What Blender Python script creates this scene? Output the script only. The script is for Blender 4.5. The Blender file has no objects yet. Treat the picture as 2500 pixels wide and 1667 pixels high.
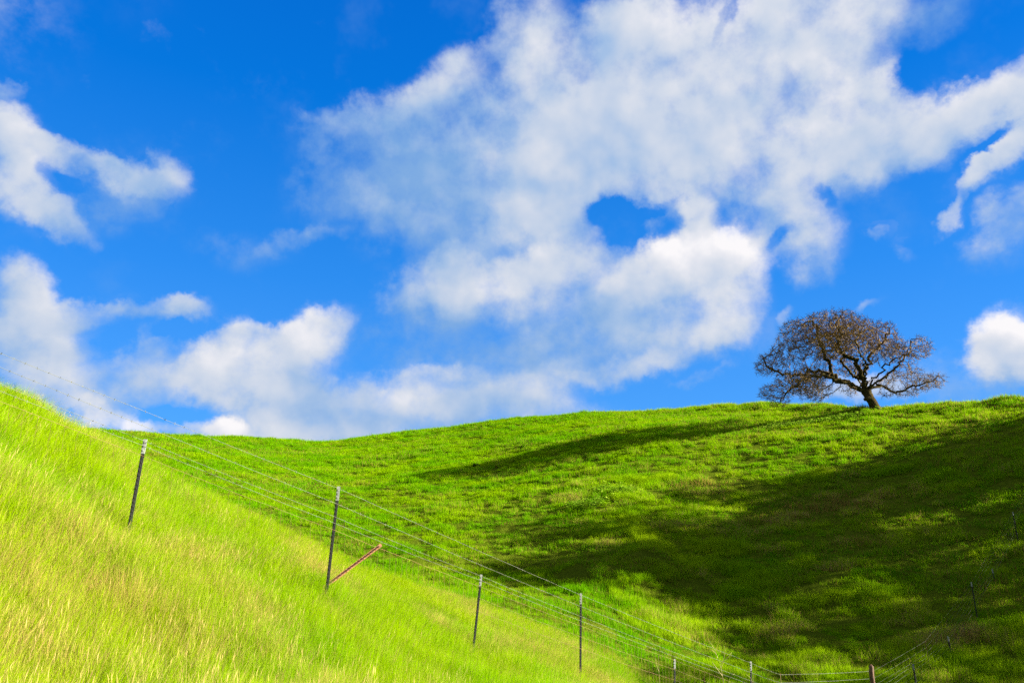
import bpy, math, random
import numpy as np
from mathutils import Vector, Matrix

# ---------------------------------------------------------------- camera, sky, sun, exposure
sc = bpy.context.scene
W0, H0, F0 = 2500.0, 1667.0, 1750.0          # photograph size and focal length in its pixels
PITCH = math.radians(15.0)
CZ = 6.6                                      # camera height in the world (valley floor is near 1.4)
cam_d = bpy.data.cameras.new('camera')
cam = bpy.data.objects.new('camera', cam_d)
sc.collection.objects.link(cam)
cam_d.sensor_width = 36.0
cam_d.lens = F0 / W0 * 36.0
cam_d.clip_start = 0.1
cam_d.clip_end = 5000
cam.location = (0, 0, CZ)
cam.rotation_euler = (math.pi / 2 + PITCH, 0, 0)
sc.camera = cam

SUN_AZ = math.radians(-6.0)                   # from the right hand side, a little behind the camera
SUN_EL = math.radians(21.3)
SUN = Vector((math.cos(SUN_EL) * math.cos(SUN_AZ), math.cos(SUN_EL) * math.sin(SUN_AZ), math.sin(SUN_EL)))
EXPO = 3.3
sun_d = bpy.data.lights.new('sun', 'SUN')
sun_d.energy = 3.3
sun_d.angle = math.radians(0.55)
sun_d.color = (1.0, 0.93, 0.78)
sun = bpy.data.objects.new('sun', sun_d)
sc.collection.objects.link(sun)
sun.rotation_euler = SUN.to_track_quat('Z', 'Y').to_euler()
sun.location = (60, 30, 60)

sc.view_settings.view_transform = 'Standard'
sc.view_settings.look = 'None'
sc.view_settings.gamma = 1.0
sc.view_settings.exposure = EXPO
sc.view_settings.use_curve_mapping = False
sc.render.engine = 'CYCLES'
sc.cycles.max_bounces = 6
sc.cycles.diffuse_bounces = 3
sc.cycles.transmission_bounces = 4
sc.cycles.transparent_max_bounces = 4
sc.cycles.sample_clamp_indirect = 6.0
sc.cycles.use_denoising = False               # the denoiser smears the grass


def ray(px, py):
    """direction through a photograph pixel, scaled so that its length along the view axis is 1"""
    u, v = (px - W0 / 2) / F0, -(py - H0 / 2) / F0
    return Vector((u, math.cos(PITCH) - v * math.sin(PITCH), math.sin(PITCH) + v * math.cos(PITCH)))


def azel(px, py):
    d = ray(px, py)
    return math.atan2(d.x, d.y), math.atan2(d.z, math.hypot(d.x, d.y))


SKY_STRENGTH = 0.1
KC = 1.0 / (SKY_STRENGTH * 2 ** EXPO)          # shown brightness -> value before strength and exposure


def build_world():
    w = bpy.data.worlds.new('World')
    sc.world = w
    w.use_nodes = True
    w.cycles.sampling_method = 'NONE'          # an even sky: the sun lamp takes all the light samples
    nt = w.node_tree
    N, L = nt.nodes, nt.links
    N.clear()

    def node(t, **kw):
        n = N.new(t)
        for k, v in kw.items():
            setattr(n, k, v)
        return n

    def put(sock, v):
        if hasattr(v, 'is_output'):
            L.new(v, sock)
        else:
            sock.default_value = v

    def math_(op, a, b=None, c=None, clamp=False):
        n = node('ShaderNodeMath', operation=op, use_clamp=clamp)
        put(n.inputs[0], a)
        if b is not None:
            put(n.inputs[1], b)
        if c is not None:
            put(n.inputs[2], c)
        return n.outputs[0]

    def vmath(op, a, b=None, out=0):
        n = node('ShaderNodeVectorMath', operation=op)
        put(n.inputs[0], a)
        if b is not None:
            if op == 'SCALE':
                put(n.inputs['Scale'], b)
            else:
                put(n.inputs[1], b)
        return n.outputs[out]

    def smooth(x, a, b, lo=0.0, hi=1.0):
        n = node('ShaderNodeMapRange', interpolation_type='SMOOTHSTEP')
        put(n.inputs['Value'], x)
        put(n.inputs['From Min'], a)
        put(n.inputs['From Max'], b)
        put(n.inputs['To Min'], lo)
        put(n.inputs['To Max'], hi)
        return n.outputs['Result']

    def noise(vec, scale, detail, rough, lac=2.0):
        n = node('ShaderNodeTexNoise', noise_dimensions='3D')
        put(n.inputs['Vector'], vec)
        n.inputs['Scale'].default_value = scale
        n.inputs['Detail'].default_value = detail
        n.inputs['Roughness'].default_value = rough
        n.inputs['Lacunarity'].default_value = lac
        return n

    def mixc(f, a, b, typ='MIX'):
        n = node('ShaderNodeMix', data_type='RGBA', blend_type=typ)
        put(n.inputs[0], f)
        put(n.inputs[6], a)
        put(n.inputs[7], b)
        return n.outputs[2]

    tc = node('ShaderNodeTexCoord')
    d = tc.outputs['Generated']
    sep = node('ShaderNodeSeparateXYZ')
    L.new(d, sep.inputs[0])
    X, Y, Z = sep.outputs
    az = math_('ARCTAN2', X, Y)
    el = math_('ARCSINE', Z)
    comb = node('ShaderNodeCombineXYZ')
    L.new(az, comb.inputs[0])
    L.new(el, comb.inputs[1])
    # domain warp: large billows and small wisps
    w1 = noise(d, 5.0, 3.0, 0.55)
    w2 = noise(d, 20.0, 5.0, 0.6)
    o1 = vmath('SCALE', vmath('SUBTRACT', w1.outputs['Color'], (0.5, 0.5, 0.5)), 0.05)
    o2 = vmath('SCALE', vmath('SUBTRACT', w2.outputs['Color'], (0.5, 0.5, 0.5)), 0.055)
    p = vmath('ADD', vmath('ADD', comb.outputs[0], o1), o2)

    # cloud masses: x, y, half width, half height (pixels of the 2352 px view), tilt deg, amount, brightness
    BL = CLOUDS
    dens = None
    bri = None
    wsum = None
    K = W0 / 2352.0
    for (bx, by, rx, ry, tilt, amt, br) in BL:
        a0, e0 = azel(bx * K, by * K)
        ax, ex = azel((bx + 40) * K, by * K)
        ay, ey = azel(bx * K, (by + 40) * K)
        sx = rx * math.hypot(ax - a0, ex - e0) / 40
        sy = ry * math.hypot(ay - a0, ey - e0) / 40
        m = node('ShaderNodeMapping', vector_type='TEXTURE')
        if dens is None:
            pi = p
        else:                     # a negligible dependence on the running sum keeps the evaluation in sequence
            ma = node('ShaderNodeVectorMath', operation='MULTIPLY_ADD')
            L.new(dens, ma.inputs[0])
            ma.inputs[1].default_value = (1e-7, 1e-7, 1e-7)
            L.new(p, ma.inputs[2])
            pi = ma.outputs[0]
        L.new(pi, m.inputs['Vector'])
        m.inputs['Location'].default_value = (a0, e0, 0)
        m.inputs['Rotation'].default_value = (0, 0, math.radians(tilt))
        m.inputs['Scale'].default_value = (sx, sy, 1)
        ln = vmath('LENGTH', m.outputs[0], out=1)
        f = smooth(ln, 0.25, 1.3, 1.0, 0.0)
        dens = math_('MULTIPLY', f, amt) if dens is None else math_('MULTIPLY_ADD', f, amt, dens)
        if amt > 0:
            wsum = math_('MULTIPLY', f, 1.0) if wsum is None else math_('ADD', wsum, f)
            sh = math_('ADD', vmath('DOT_PRODUCT', m.outputs[0], (0.13, 0.27, 0.0), out=1), br)     # lit from the upper right
            bri = math_('MULTIPLY', f, sh) if bri is None else math_('MULTIPLY_ADD', f, sh, bri)
    # the sky carries on outside the view, its unseen cloud thickened to lift shadows
    far = noise(d, 2.3, 4.0, 0.55)
    front = smooth(Y, 0.45, 0.75, 1.0, 0.0)
    farD = math_('MULTIPLY', smooth(far.outputs[0], 0.36, 0.56), front)
    dens = math_('MULTIPLY_ADD', farD, 0.9, dens)
    wsum = math_('ADD', wsum, math_('MULTIPLY', farD, 0.6))
    bri = math_('MULTIPLY_ADD', farD, 0.54, bri)

    n1 = noise(d, 10.0, 7.0, 0.56)
    d2 = vmath('ADD', d, tuple(SUN * 0.014 + Vector((0, 0, 0.02))))
    n2 = noise(d2, 10.0, 7.0, 0.55)
    sat = math_('SUBTRACT', 1.0, math_('EXPONENT', math_('MULTIPLY', math_('MAXIMUM', dens, 0.0), -1.25)))
    dd = math_('MULTIPLY_ADD', math_('SUBTRACT', n1.outputs[0], 0.5), 0.85, sat)
    n3 = noise(d, 30.0, 6.0, 0.62)
    dd = math_('MULTIPLY_ADD', math_('SUBTRACT', n3.outputs[0], 0.5), 0.62, dd)
    avg = math_('DIVIDE', bri, math_('ADD', wsum, 0.02))
    # sunlit tops have crisp edges, shaded sides and bases fade out softly
    alpha = smooth(dd, 0.12, math_('MULTIPLY_ADD', math_('MINIMUM', math_('MAXIMUM', avg, 0.0), 1.0), -0.30, 1.02))
    wispy = noise(d, 6.5, 5.0, 0.62)
    veil = math_('MULTIPLY', smooth(wispy.outputs[0], 0.5, 0.78), 0.2)
    # thin haze trailing round the clouds
    trail = math_('MULTIPLY', math_('MULTIPLY', smooth(dens, 0.0, 0.45), smooth(w2.outputs[0], 0.36, 0.72)), 0.55)
    alpha = math_('MAXIMUM', math_('MAXIMUM', alpha, veil), trail)
    e1 = noise(d, 8.0, 4.0, 0.5)
    e2 = noise(d2, 8.0, 3.0, 0.5)
    emb = math_('MULTIPLY', math_('SUBTRACT', e1.outputs[0], e2.outputs[0]), 1.5)
    emb = math_('MULTIPLY_ADD', math_('SUBTRACT', n1.outputs[0], n2.outputs[0]), 0.3, emb)
    core = smooth(dd, 0.35, 1.0, -0.14, -0.02)
    nm = noise(d, 4.5, 3.0, 0.45)
    mott = math_('MULTIPLY', math_('SUBTRACT', nm.outputs[0], 0.5), 0.65)
    B = math_('ADD', math_('ADD', math_('ADD', avg, mott), emb), core, clamp=True)
    ramp = node('ShaderNodeValToRGB')
    L.new(B, ramp.inputs[0])
    cr = ramp.color_ramp
    stops = [(0.0, (0.22, 0.42, 0.76)), (0.3, (0.37, 0.53, 0.79)), (0.5, (0.53, 0.63, 0.80)),
             (0.72, (0.68, 0.73, 0.83)), (0.88, (0.82, 0.83, 0.89)), (1.0, (0.97, 0.95, 0.97))]
    while len(cr.elements) < len(stops):
        cr.elements.new(0.5)
    for e, (pos, c) in zip(cr.elements, stops):
        e.position = pos
        e.color = (*c, 1)
    cloud = vmath('SCALE', ramp.outputs[0], KC)

    sky = node('ShaderNodeTexSky', sky_type='NISHITA', sun_disc=False)
    sky.sun_elevation = SUN_EL
    sky.sun_rotation = math.pi / 2 - SUN_AZ
    sky.altitude = 100
    sky.air_density = 1.0
    sky.dust_density = 0.4
    sky.ozone_density = 2.0
    # clear-air blue deepening with height, over the physical sky
    grad = node('ShaderNodeValToRGB')
    L.new(Z, grad.inputs[0])
    st = [(0.0, (0.15, 0.44, 0.92)), (0.14, (0.085, 0.355, 0.87)), (0.33, (0.028, 0.262, 0.80)), (0.54, (0.0, 0.178, 0.69)),
          (0.68, (0.0, 0.142, 0.62)), (1.0, (0.0, 0.09, 0.45))]
    while len(grad.color_ramp.elements) < len(st):
        grad.color_ramp.elements.new(0.5)
    for e, (pos, c) in zip(grad.color_ramp.elements, st):
        e.position = pos
        e.color = (*c, 1)
    phys = mixc(1.0, sky.outputs[0], (*SKY_TINT, 1), 'MULTIPLY')
    blue = mixc(0.12, vmath('SCALE', grad.outputs[0], KC), phys)
    col = mixc(alpha, blue, cloud)
    bg = node('ShaderNodeBackground')
    L.new(col, bg.inputs[0])
    bg.inputs[1].default_value = SKY_STRENGTH
    out = node('ShaderNodeOutputWorld')
    L.new(bg.outputs[0], out.inputs[0])


SKY_TINT = (0.02, 0.16, 0.42)
CLOUDS = [
    # the large cloud, from its top edge down
    (1720, 60, 300, 120, 20, 0.85, 0.72), (1960, 60, 170, 110, 20, 0.85, 0.82), (1480, 60, 160, 90, 0, 0.8, 0.72), (1200, 70, 90, 130, -45, 0.8, 0.6),
    (1040, 170, 130, 70, 30, 0.6, 0.5), (1330, 220, 240, 190, 30, 0.8, 0.5), (1560, 240, 300, 180, 20, 0.8, 0.55), (1500, 380, 240, 120, 10, 0.6, 0.5),
    (880, 260, 190, 60, 18, 0.42, 0.3), (740, 270, 90, 34, 10, 0.3, 0.35), (1020, 330, 300, 150, 20, 0.7, 0.25), (930, 440, 280, 160, 0, 0.55, 0.08),
    (1120, 500, 240, 170, 10, 0.9, 0.3), (1280, 380, 200, 170, 20, 0.6, 0.5), (1330, 330, 190, 120, 30, 0.7, 0.48), (1280, 430, 130, 110, 40, 0.75, 0.66),
    (1210, 510, 130, 60, 10, 0.6, 0.86), (1680, 390, 230, 110, 20, 0.75, 0.6), (1930, 290, 190, 120, 25, 0.95, 0.8),
    (2030, 200, 50, 60, 0, 0.5, 0.85), (1830, 430, 170, 80, 15, 0.6, 0.55), (2130, 300, 190, 90, 15, 0.9, 0.6), (2260, 230, 150, 80, 5, 1.0, 0.8), (1800, 190, 150, 100, 0, 0.75, 0.62),
    (2350, 250, 60, 60, 0, 0.7, 0.8), (2040, 370, 170, 60, 20, 0.5, 0.42), (1780, 500, 110, 80, -30, 0.55, 0.6), (1870, 560, 80, 110, -20, 0.65, 0.68),
    (1600, 500, 46, 60, -20, 0.75, 0.95), (1640, 590, 150, 80, 0, 1.0, 1.0), (1540, 620, 150, 70, 15, 0.8, 0.85), (1680, 700, 90, 120, 0, 0.75, 0.72),
    (1500, 700, 170, 90, 0, 0.75, 0.52), (1230, 640, 150, 60, 10, 0.9, 0.86), (1020, 650, 150, 70, 10, 0.75, 0.72), (1100, 710, 240, 50, 0, 0.7, 0.55),
    (1330, 570, 110, 70, 0, 0.5, 0.4), (1560, 790, 160, 50, 12, 0.55, 0.5), (1350, 790, 220, 70, 8, 0.6, 0.3), (1130, 790, 320, 90, 0, 0.6, 0.1), (1350, 650, 200, 110, 0, 0.7, 0.5),
    # gaps in it
    (1395, 490, 56, 40, -10, -0.75, 0), (1455, 485, 70, 34, 15, -0.7, 0), (1440, 540, 70, 34, 10, -0.5, 0), (1520, 470, 50, 18, 10, -0.4, 0), (1580, 455, 30, 20, 30, -0.45, 0), (1650, 55, 60, 16, 50, -0.5, 0),
    (1895, 440, 22, 40, 40, -0.5, 0), (2080, 180, 50, 60, -20, -0.5, 0), (1600, 385, 80, 30, 45, -0.3, 0),
    (1780, 550, 50, 20, 40, -0.4, 0), (2150, 445, 160, 40, 20, -0.3, 0), (2290, 312, 80, 18, 25, -0.4, 0),
    # low bank on the left and along the hill
    (480, 800, 70, 110, -35, 0.85, 0.85), (560, 760, 90, 30, 10, 0.5, 0.7), (720, 770, 110, 60, 20, 0.8, 0.9), (620, 840, 190, 90, 10, 0.85, 0.75), (640, 920, 260, 70, -10, 0.85, 0.55),
    (850, 940, 220, 70, 0, 0.75, 0.6), (1040, 900, 200, 80, 10, 0.6, 0.42), (1000, 870, 110, 24, 0, 0.4, 0.7), (1230, 890, 190, 50, 15, 0.55, 0.55),
    (1430, 850, 140, 36, 12, 0.6, 0.72), (1150, 950, 280, 60, 0, 0.7, 0.45), (720, 1000, 260, 44, 0, 0.75, 0.75),
    (530, 985, 60, 36, 0, 0.9, 0.95), (250, 960, 130, 40, -15, 0.95, 1.0), (420, 985, 90, 28, 0, 0.5, 0.8),
    (40, 680, 110, 90, -20, 0.85, 0.68), (60, 780, 130, 110, 0, 0.95, 0.74), (100, 880, 110, 100, 0, 0.8, 0.6), (270, 850, 150, 90, 40, 0.75, 0.5), (340, 890, 150, 60, 10, 0.5, 0.45),
    (340, 705, 160, 30, 8, 0.62, 0.6), (200, 730, 90, 40, 20, 0.5, 0.6), (430, 690, 60, 22, 20, 0.5, 0.6), (1620, 850, 80, 14, 12, 0.3, 0.5),
    (370, 940, 110, 24, 5, -0.5, 0), (250, 790, 50, 34, 60, -0.5, 0), (400, 750, 70, 20, 20, -0.4, 0),
    # upper left
    (40, 330, 130, 75, -25, 0.85, 0.62), (200, 375, 180, 36, -8, 0.75, 0.6), (60, 440, 130, 75, -20, 0.85, 0.66),
    (140, 500, 100, 46, -30, 0.75, 0.62), (390, 400, 60, 60, -40, 0.5, 0.6), (320, 390, 90, 30, 0, 0.4, 0.6), (290, 450, 160, 90, 20, 0.5, 0.25),
    (20, 215, 40, 24, 0, 0.35, 0.4), (130, 415, 50, 30, -20, -0.5, 0), (700, 560, 110, 26, 18, 0.42, 0.25), (540, 580, 150, 50, 0, 0.24, 0.2),
    # right
    (2310, 350, 120, 44, 28, 0.95, 0.8), (2230, 405, 120, 34, 35, 0.7, 0.6), (2320, 500, 130, 70, 30, 0.75, 0.5), (2300, 590, 120, 50, 0, 0.2, 0.3),
    (2172, 495, 34, 54, -35, 0.8, 0.72), (2005, 535, 36, 24, 0, 0.5, 0.6), (2060, 580, 40, 18, -30, 0.3, 0.5),
    (2290, 790, 110, 66, 35, 1.3, 1.0), (2340, 810, 70, 80, 0, 1.0, 0.85), (2230, 890, 220, 50, 0, 0.45, 0.3),
    (1950, 905, 150, 36, 0, 0.65, 0.75), (2130, 850, 60, 34, 20, 0.35, 0.5), (1985, 705, 34, 16, 20, 0.4, 0.55),
    (2150, 40, 120, 50, 20, 0.36, 0.3), (1810, 735, 30, 20, 40, 0.3, 0.5),
]
build_world()

# ---------------------------------------------------------------- helpers
COL = sc.collection
rng = np.random.default_rng(7)
random.seed(7)


def link(o, parent=None):
    COL.objects.link(o)
    if parent is not None:
        o.parent = parent
    return o


def mesh_obj(name, verts, faces, mat, parent=None, smooth=False):
    me = bpy.data.meshes.new(name)
    me.from_pydata([tuple(v) for v in verts], [], [tuple(f) for f in faces])
    me.update()
    if mat:
        me.materials.append(mat)
    if smooth:
        me.polygons.foreach_set('use_smooth', [True] * len(me.polygons))
    return link(bpy.data.objects.new(name, me), parent)


def mesh_np(name, verts, tris, mat, smooth=False):
    me = bpy.data.meshes.new(name)
    k = tris.shape[1]
    me.vertices.add(len(verts))
    me.vertices.foreach_set('co', np.asarray(verts, np.float32).ravel())
    me.loops.add(tris.size)
    me.loops.foreach_set('vertex_index', tris.astype(np.int32).ravel())
    me.polygons.add(len(tris))
    me.polygons.foreach_set('loop_start', np.arange(0, tris.size, k, dtype=np.int32))
    if smooth:
        me.polygons.foreach_set('use_smooth', np.ones(len(tris), bool))
    me.update(calc_edges=True)
    if mat:
        me.materials.append(mat)
    return me


def tag(o, label=None, cat=None, group=None, kind=None):
    for k, v in (('label', label), ('category', cat), ('group', group), ('kind', kind)):
        if v:
            o[k] = v
    return o


def empty(name, loc, label, cat, group=None):
    o = bpy.data.objects.new(name, None)
    o.location = loc
    o.empty_display_size = 0.3
    link(o)
    return tag(o, label, cat, group)


class NT:
    """small material builder"""

    def __init__(self, name):
        self.m = bpy.data.materials.new(name)
        self.m.use_nodes = True
        self.t = self.m.node_tree
        self.t.nodes.clear()

    def n(self, t, **kw):
        nd = self.t.nodes.new(t)
        for k, v in kw.items():
            setattr(nd, k, v)
        return nd

    def l(self, a, b):
        self.t.links.new(a, b)

    def set(self, sock, v):
        if hasattr(v, 'is_output'):
            self.l(v, sock)
        else:
            sock.default_value = v

    def noise(self, vec, scale, detail=4, rough=0.55):
        nd = self.n('ShaderNodeTexNoise')
        if vec is not None:
            self.l(vec, nd.inputs['Vector'])
        nd.inputs['Scale'].default_value = scale
        nd.inputs['Detail'].default_value = detail
        nd.inputs['Roughness'].default_value = rough
        return nd.outputs[0]

    def ramp(self, f, stops):
        nd = self.n('ShaderNodeValToRGB')
        self.set(nd.inputs[0], f)
        el = nd.color_ramp.elements
        while len(el) < len(stops):
            el.new(0.5)
        for e, (p, c) in zip(el, stops):
            e.position = p
            e.color = (*c, 1) if len(c) == 3 else c
        return nd.outputs[0]

    def mix(self, f, a, b, typ='MIX'):
        nd = self.n('ShaderNodeMix', data_type='RGBA', blend_type=typ)
        self.set(nd.inputs[0], f)
        self.set(nd.inputs[6], (*a, 1) if isinstance(a, tuple) and len(a) == 3 else a)
        self.set(nd.inputs[7], (*b, 1) if isinstance(b, tuple) and len(b) == 3 else b)
        return nd.outputs[2]

    def math(self, op, a, b=None, c=None, clamp=False):
        nd = self.n('ShaderNodeMath', operation=op, use_clamp=clamp)
        self.set(nd.inputs[0], a)
        if b is not None:
            self.set(nd.inputs[1], b)
        if c is not None:
            self.set(nd.inputs[2], c)
        return nd.outputs[0]

    def out(self, shader):
        o = self.n('ShaderNodeOutputMaterial')
        self.l(shader, o.inputs[0])
        return self.m


def simple_mat(name, stops, scale=6.0, rough=0.7, metal=0.0, bump=0.0):
    b = NT(name)
    tc = b.n('ShaderNodeTexCoord')
    f = b.noise(tc.outputs['Object'], scale, 5, 0.6)
    c = b.ramp(f, stops)
    p = b.n('ShaderNodeBsdfPrincipled')
    b.l(c, p.inputs['Base Color'])
    p.inputs['Roughness'].default_value = rough
    p.inputs['Metallic'].default_value = metal
    if bump:
        bp = b.n('ShaderNodeBump')
        bp.inputs['Strength'].default_value = bump
        bp.inputs['Distance'].default_value = 0.05
        b.l(f, bp.inputs['Height'])
        b.l(bp.outputs[0], p.inputs['Normal'])
    return b.out(p.outputs[0])


def leaf_mat(name, green, yellow, dry, trans=0.45, tip=1.0):
    """blades: per tuft attributes 'dry' (0 green .. 1 straw) and 'var' (hue variation)"""
    b = NT(name)
    dr = b.n('ShaderNodeAttribute', attribute_type='INSTANCER', attribute_name='dry').outputs['Fac']
    va = b.n('ShaderNodeAttribute', attribute_type='INSTANCER', attribute_name='var').outputs['Fac']
    bl = b.n('ShaderNodeAttribute', attribute_type='GEOMETRY', attribute_name='blade').outputs['Fac']
    v = b.math('ADD', b.math('MULTIPLY', va, 0.7), b.math('MULTIPLY', bl, 0.3), clamp=True)
    g = b.mix(v, green, yellow)
    # a blade is straw where its own number falls under the tuft's share of dry blades
    isdry = b.math('LESS_THAN', bl, dr)
    c = b.mix(isdry, g, dry)
    df = b.n('ShaderNodeBsdfDiffuse')
    b.l(c, df.inputs[0])
    tr = b.n('ShaderNodeBsdfTranslucent')
    b.l(c, tr.inputs[0])
    mx = b.n('ShaderNodeMixShader')
    mx.inputs[0].default_value = trans
    b.l(df.outputs[0], mx.inputs[1])
    b.l(tr.outputs[0], mx.inputs[2])
    return b.out(mx.outputs[0])


# ---------------------------------------------------------------- terrain
def vnoise(x, y, seed):
    xi = np.floor(x).astype(np.int64)
    yi = np.floor(y).astype(np.int64)
    fx, fy = x - xi, y - yi
    fx = fx * fx * fx * (fx * (fx * 6 - 15) + 10)
    fy = fy * fy * fy * (fy * (fy * 6 - 15) + 10)

    def h(a, b):
        n = (a * 374761393 + b * 668265263 + seed * 974634541) & 0xFFFFFFFF
        n = ((n ^ (n >> 13)) * 1274126177) & 0xFFFFFFFF
        n = (n ^ (n >> 16)) & 0xFFFFFFFF
        return n.astype(np.float64) / 0xFFFFFFFF
    a, b_, c, d = h(xi, yi), h(xi + 1, yi), h(xi, yi + 1), h(xi + 1, yi + 1)
    return (a + (b_ - a) * fx) * (1 - fy) + (c + (d - c) * fx) * fy - 0.5


def fbm(x, y, seed, oct=4, gain=0.5):
    s = np.zeros_like(x, dtype=np.float64)
    a, f = 1.0, 1.0
    for i in range(oct):
        s += a * vnoise(x * f + 17.3 * i, y * f - 9.1 * i, seed + i)
        a *= gain
        f *= 2.03
    return s


def pchip(xk, yk, x):
    """monotone cubic through knots, held flat outside"""
    xk, yk = np.asarray(xk, float), np.asarray(yk, float)
    h = np.diff(xk)
    dl = np.diff(yk) / h
    m = np.zeros_like(yk)
    for i in range(1, len(xk) - 1):
        if dl[i - 1] * dl[i] > 0:
            w1, w2 = 2 * h[i] + h[i - 1], h[i] + 2 * h[i - 1]
            m[i] = (w1 + w2) / (w1 / dl[i - 1] + w2 / dl[i])
    m[0], m[-1] = dl[0] * 0.5, dl[-1] * 0.5
    x = np.clip(x, xk[0], xk[-1])
    i = np.clip(np.searchsorted(xk, x) - 1, 0, len(xk) - 2)
    t = (x - xk[i]) / h[i]
    t2, t3 = t * t, t * t * t
    return ((2 * t3 - 3 * t2 + 1) * yk[i] + (t3 - 2 * t2 + t) * h[i] * m[i]
            + (-2 * t3 + 3 * t2) * yk[i + 1] + (t3 - t2) * h[i] * m[i + 1])


def curve(pts):
    """pts: (px, py, r, dz) seen at pixel py, or (px, None, r, z) with z below/above the eye -> az, r, z arrays"""
    A = []
    for px, py, r, dz in pts:
        if py is None:
            d = ray(px, 1300)
            A.append((math.atan2(d.x, d.y), r, dz))
        else:
            d = ray(px, py)
            A.append((math.atan2(d.x, d.y), r, r * d.z / math.hypot(d.x, d.y) + dz))
    A.sort()
    A = np.array(A)
    # close the curve behind the camera
    mid = (A[0, 1:] + A[-1, 1:]) / 2
    A = np.vstack([[-math.pi, *mid], [-math.radians(100), *(A[0, 1:] * 0.6 + mid * 0.4)], A,
                   [math.radians(100), *(A[-1, 1:] * 0.6 + mid * 0.4)], [math.pi, *mid]])
    return A


C_NEAR = curve([(-500, None, 6.2, -1.0), (0, 1667, 6.4, -.3), (400, 1667, 7, -.3), (800, 1667, 8, -.3), (1158, 1667, 10.5, -.3),
                (1418, 1667, 13, -.3), (1647, 1667, 14, -.5), (1833, 1667, 15, -.7), (2125, 1667, 16, -1.0),
                (2500, 1667, 18, -1.5), (3100, None, 20, -4.5)])
C_FENCE = curve([(-500, None, 9.4, 0.9), (0, None, 9.9, 0.4), (322, 1250, 10.7, -.25), (800, 1420, 11.27, -.25), (1158, None, 14.3, -2.2),
                 (1418, None, 15.2, -2.85), (1647, None, 18.4, -3.9), (1833, None, 19.8, -4.5), (2125, None, 24, -4.95),
                 (2315, None, 27, -5.3), (2500, None, 29, -5.0), (3100, None, 31, -4.0)])
g = -.42
C_CREST = curve([(-500, 640, 14.5, g - .06), (0, 922, 15, g - .05), (76, 961, 15.2, g - .05), (153, 1012, 15.4, g - .06), (222, 1042, 15.5, g - .06), (281, 1067, 15.6, g - .06),
                 (357, 1114, 15.7, g - .06), (434, 1157, 15.8, g - .1), (510, 1190, 16, g - .08), (569, 1215, 16, g - .05), (728, 1295, 16.5, g),
                 (824, 1345, 17.2, g), (983, 1400, 19.5, g), (1094, 1428, 22, g), (1210, 1469, 23, g), (1351, 1525, 23, g),
                 (1421, 1555, 23.3, g), (1500, 1600, 24.2, g), (1570, 1660, 25.5, g), (1700, None, 26.5, -5.0),
                 (1833, None, 27.5, -5.25), (2125, None, 29.5, -5.3), (2315, None, 32, -5.3), (2500, None, 35, -4.8), (3100, None, 37, -3.0)])
C_VALLEY = curve([(-500, None, 32, 0.8), (0, None, 36, 0.6), (400, None, 38, -.6), (800, None, 38, -1.9), (1158, None, 34, -2.75),
                  (1418, None, 32, -3.2), (1647, None, 32, -4.4), (1833, None, 33, -4.9), (2125, None, 34.5, -4.9),
                  (2315, None, 37, -4.7), (2500, None, 40, -4.0), (3100, None, 42, -2.6)])
C_MID = curve([(-500, None, 82, 7.5), (0, 1115, 84, 0), (200, 1122, 84, 0), (500, 1150, 84, 0), (800, 1180, 81, 0), (1110, 1160, 78, 0), (1350, 1112, 78, 0),
               (1600, 1068, 77, 0), (1850, 1062, 75, 0), (2140, 1080, 69, 0), (2500, 1090, 63, 0), (3100, None, 62, 5.5), (3600, None, 60, 5.5)])
q = -.38
q1, q2 = -.65, -.95
C_TOP = curve([(-600, 1010, 112, q2), (0, 1030, 116, q2), (222, 1039, 121, q2), (319, 1046, 125, q2), (383, 1053, 128, q2), (500, 1057, 132, q2),
               (600, 1061, 136, q2), (700, 1069, 139, q2), (768, 1073, 140, q2), (830, 1069, 140, q2), (870, 1062, 139, q2), (920, 1056, 138, q2),
               (1000, 1050, 136, q1), (1128, 1037, 132, q1), (1213, 1025, 129, q1), (1306, 1015, 126, q1), (1404, 1006, 122, q1),
               (1595, 1000, 115, q1), (1850, 985, 105, q), (1935, 984, 100, q), (2019, 988, 93, q), (2106, 994, 87, q),
               (2150, 993, 85.5, q), (2234, 986, 85, q), (2400, 976, 83, q), (2500, 968, 82, q), (2900, 945, 82, q), (3600, 930, 82, q)])

fa = np.radians(np.concatenate([np.arange(-180, -46, 1.6), np.arange(-45, 45, 0.19), np.arange(45.5, 180.01, 1.6)]))
fa[-1] = math.pi
NA = len(fa)
fr = np.concatenate([[0.4, 1.0, 1.8], np.geomspace(2.8, 20, 105)[:-1], np.geomspace(20, 146, 275)[:-1], np.geomspace(146, 1500, 32)])
NR = len(fr)


def knots(az):
    out = []
    for c in (C_NEAR, C_FENCE, C_CREST, C_VALLEY, C_TOP, C_MID):
        out.append((pchip(c[:, 0], c[:, 1], az), pchip(c[:, 0], c[:, 2], az)))
    return out


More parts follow.
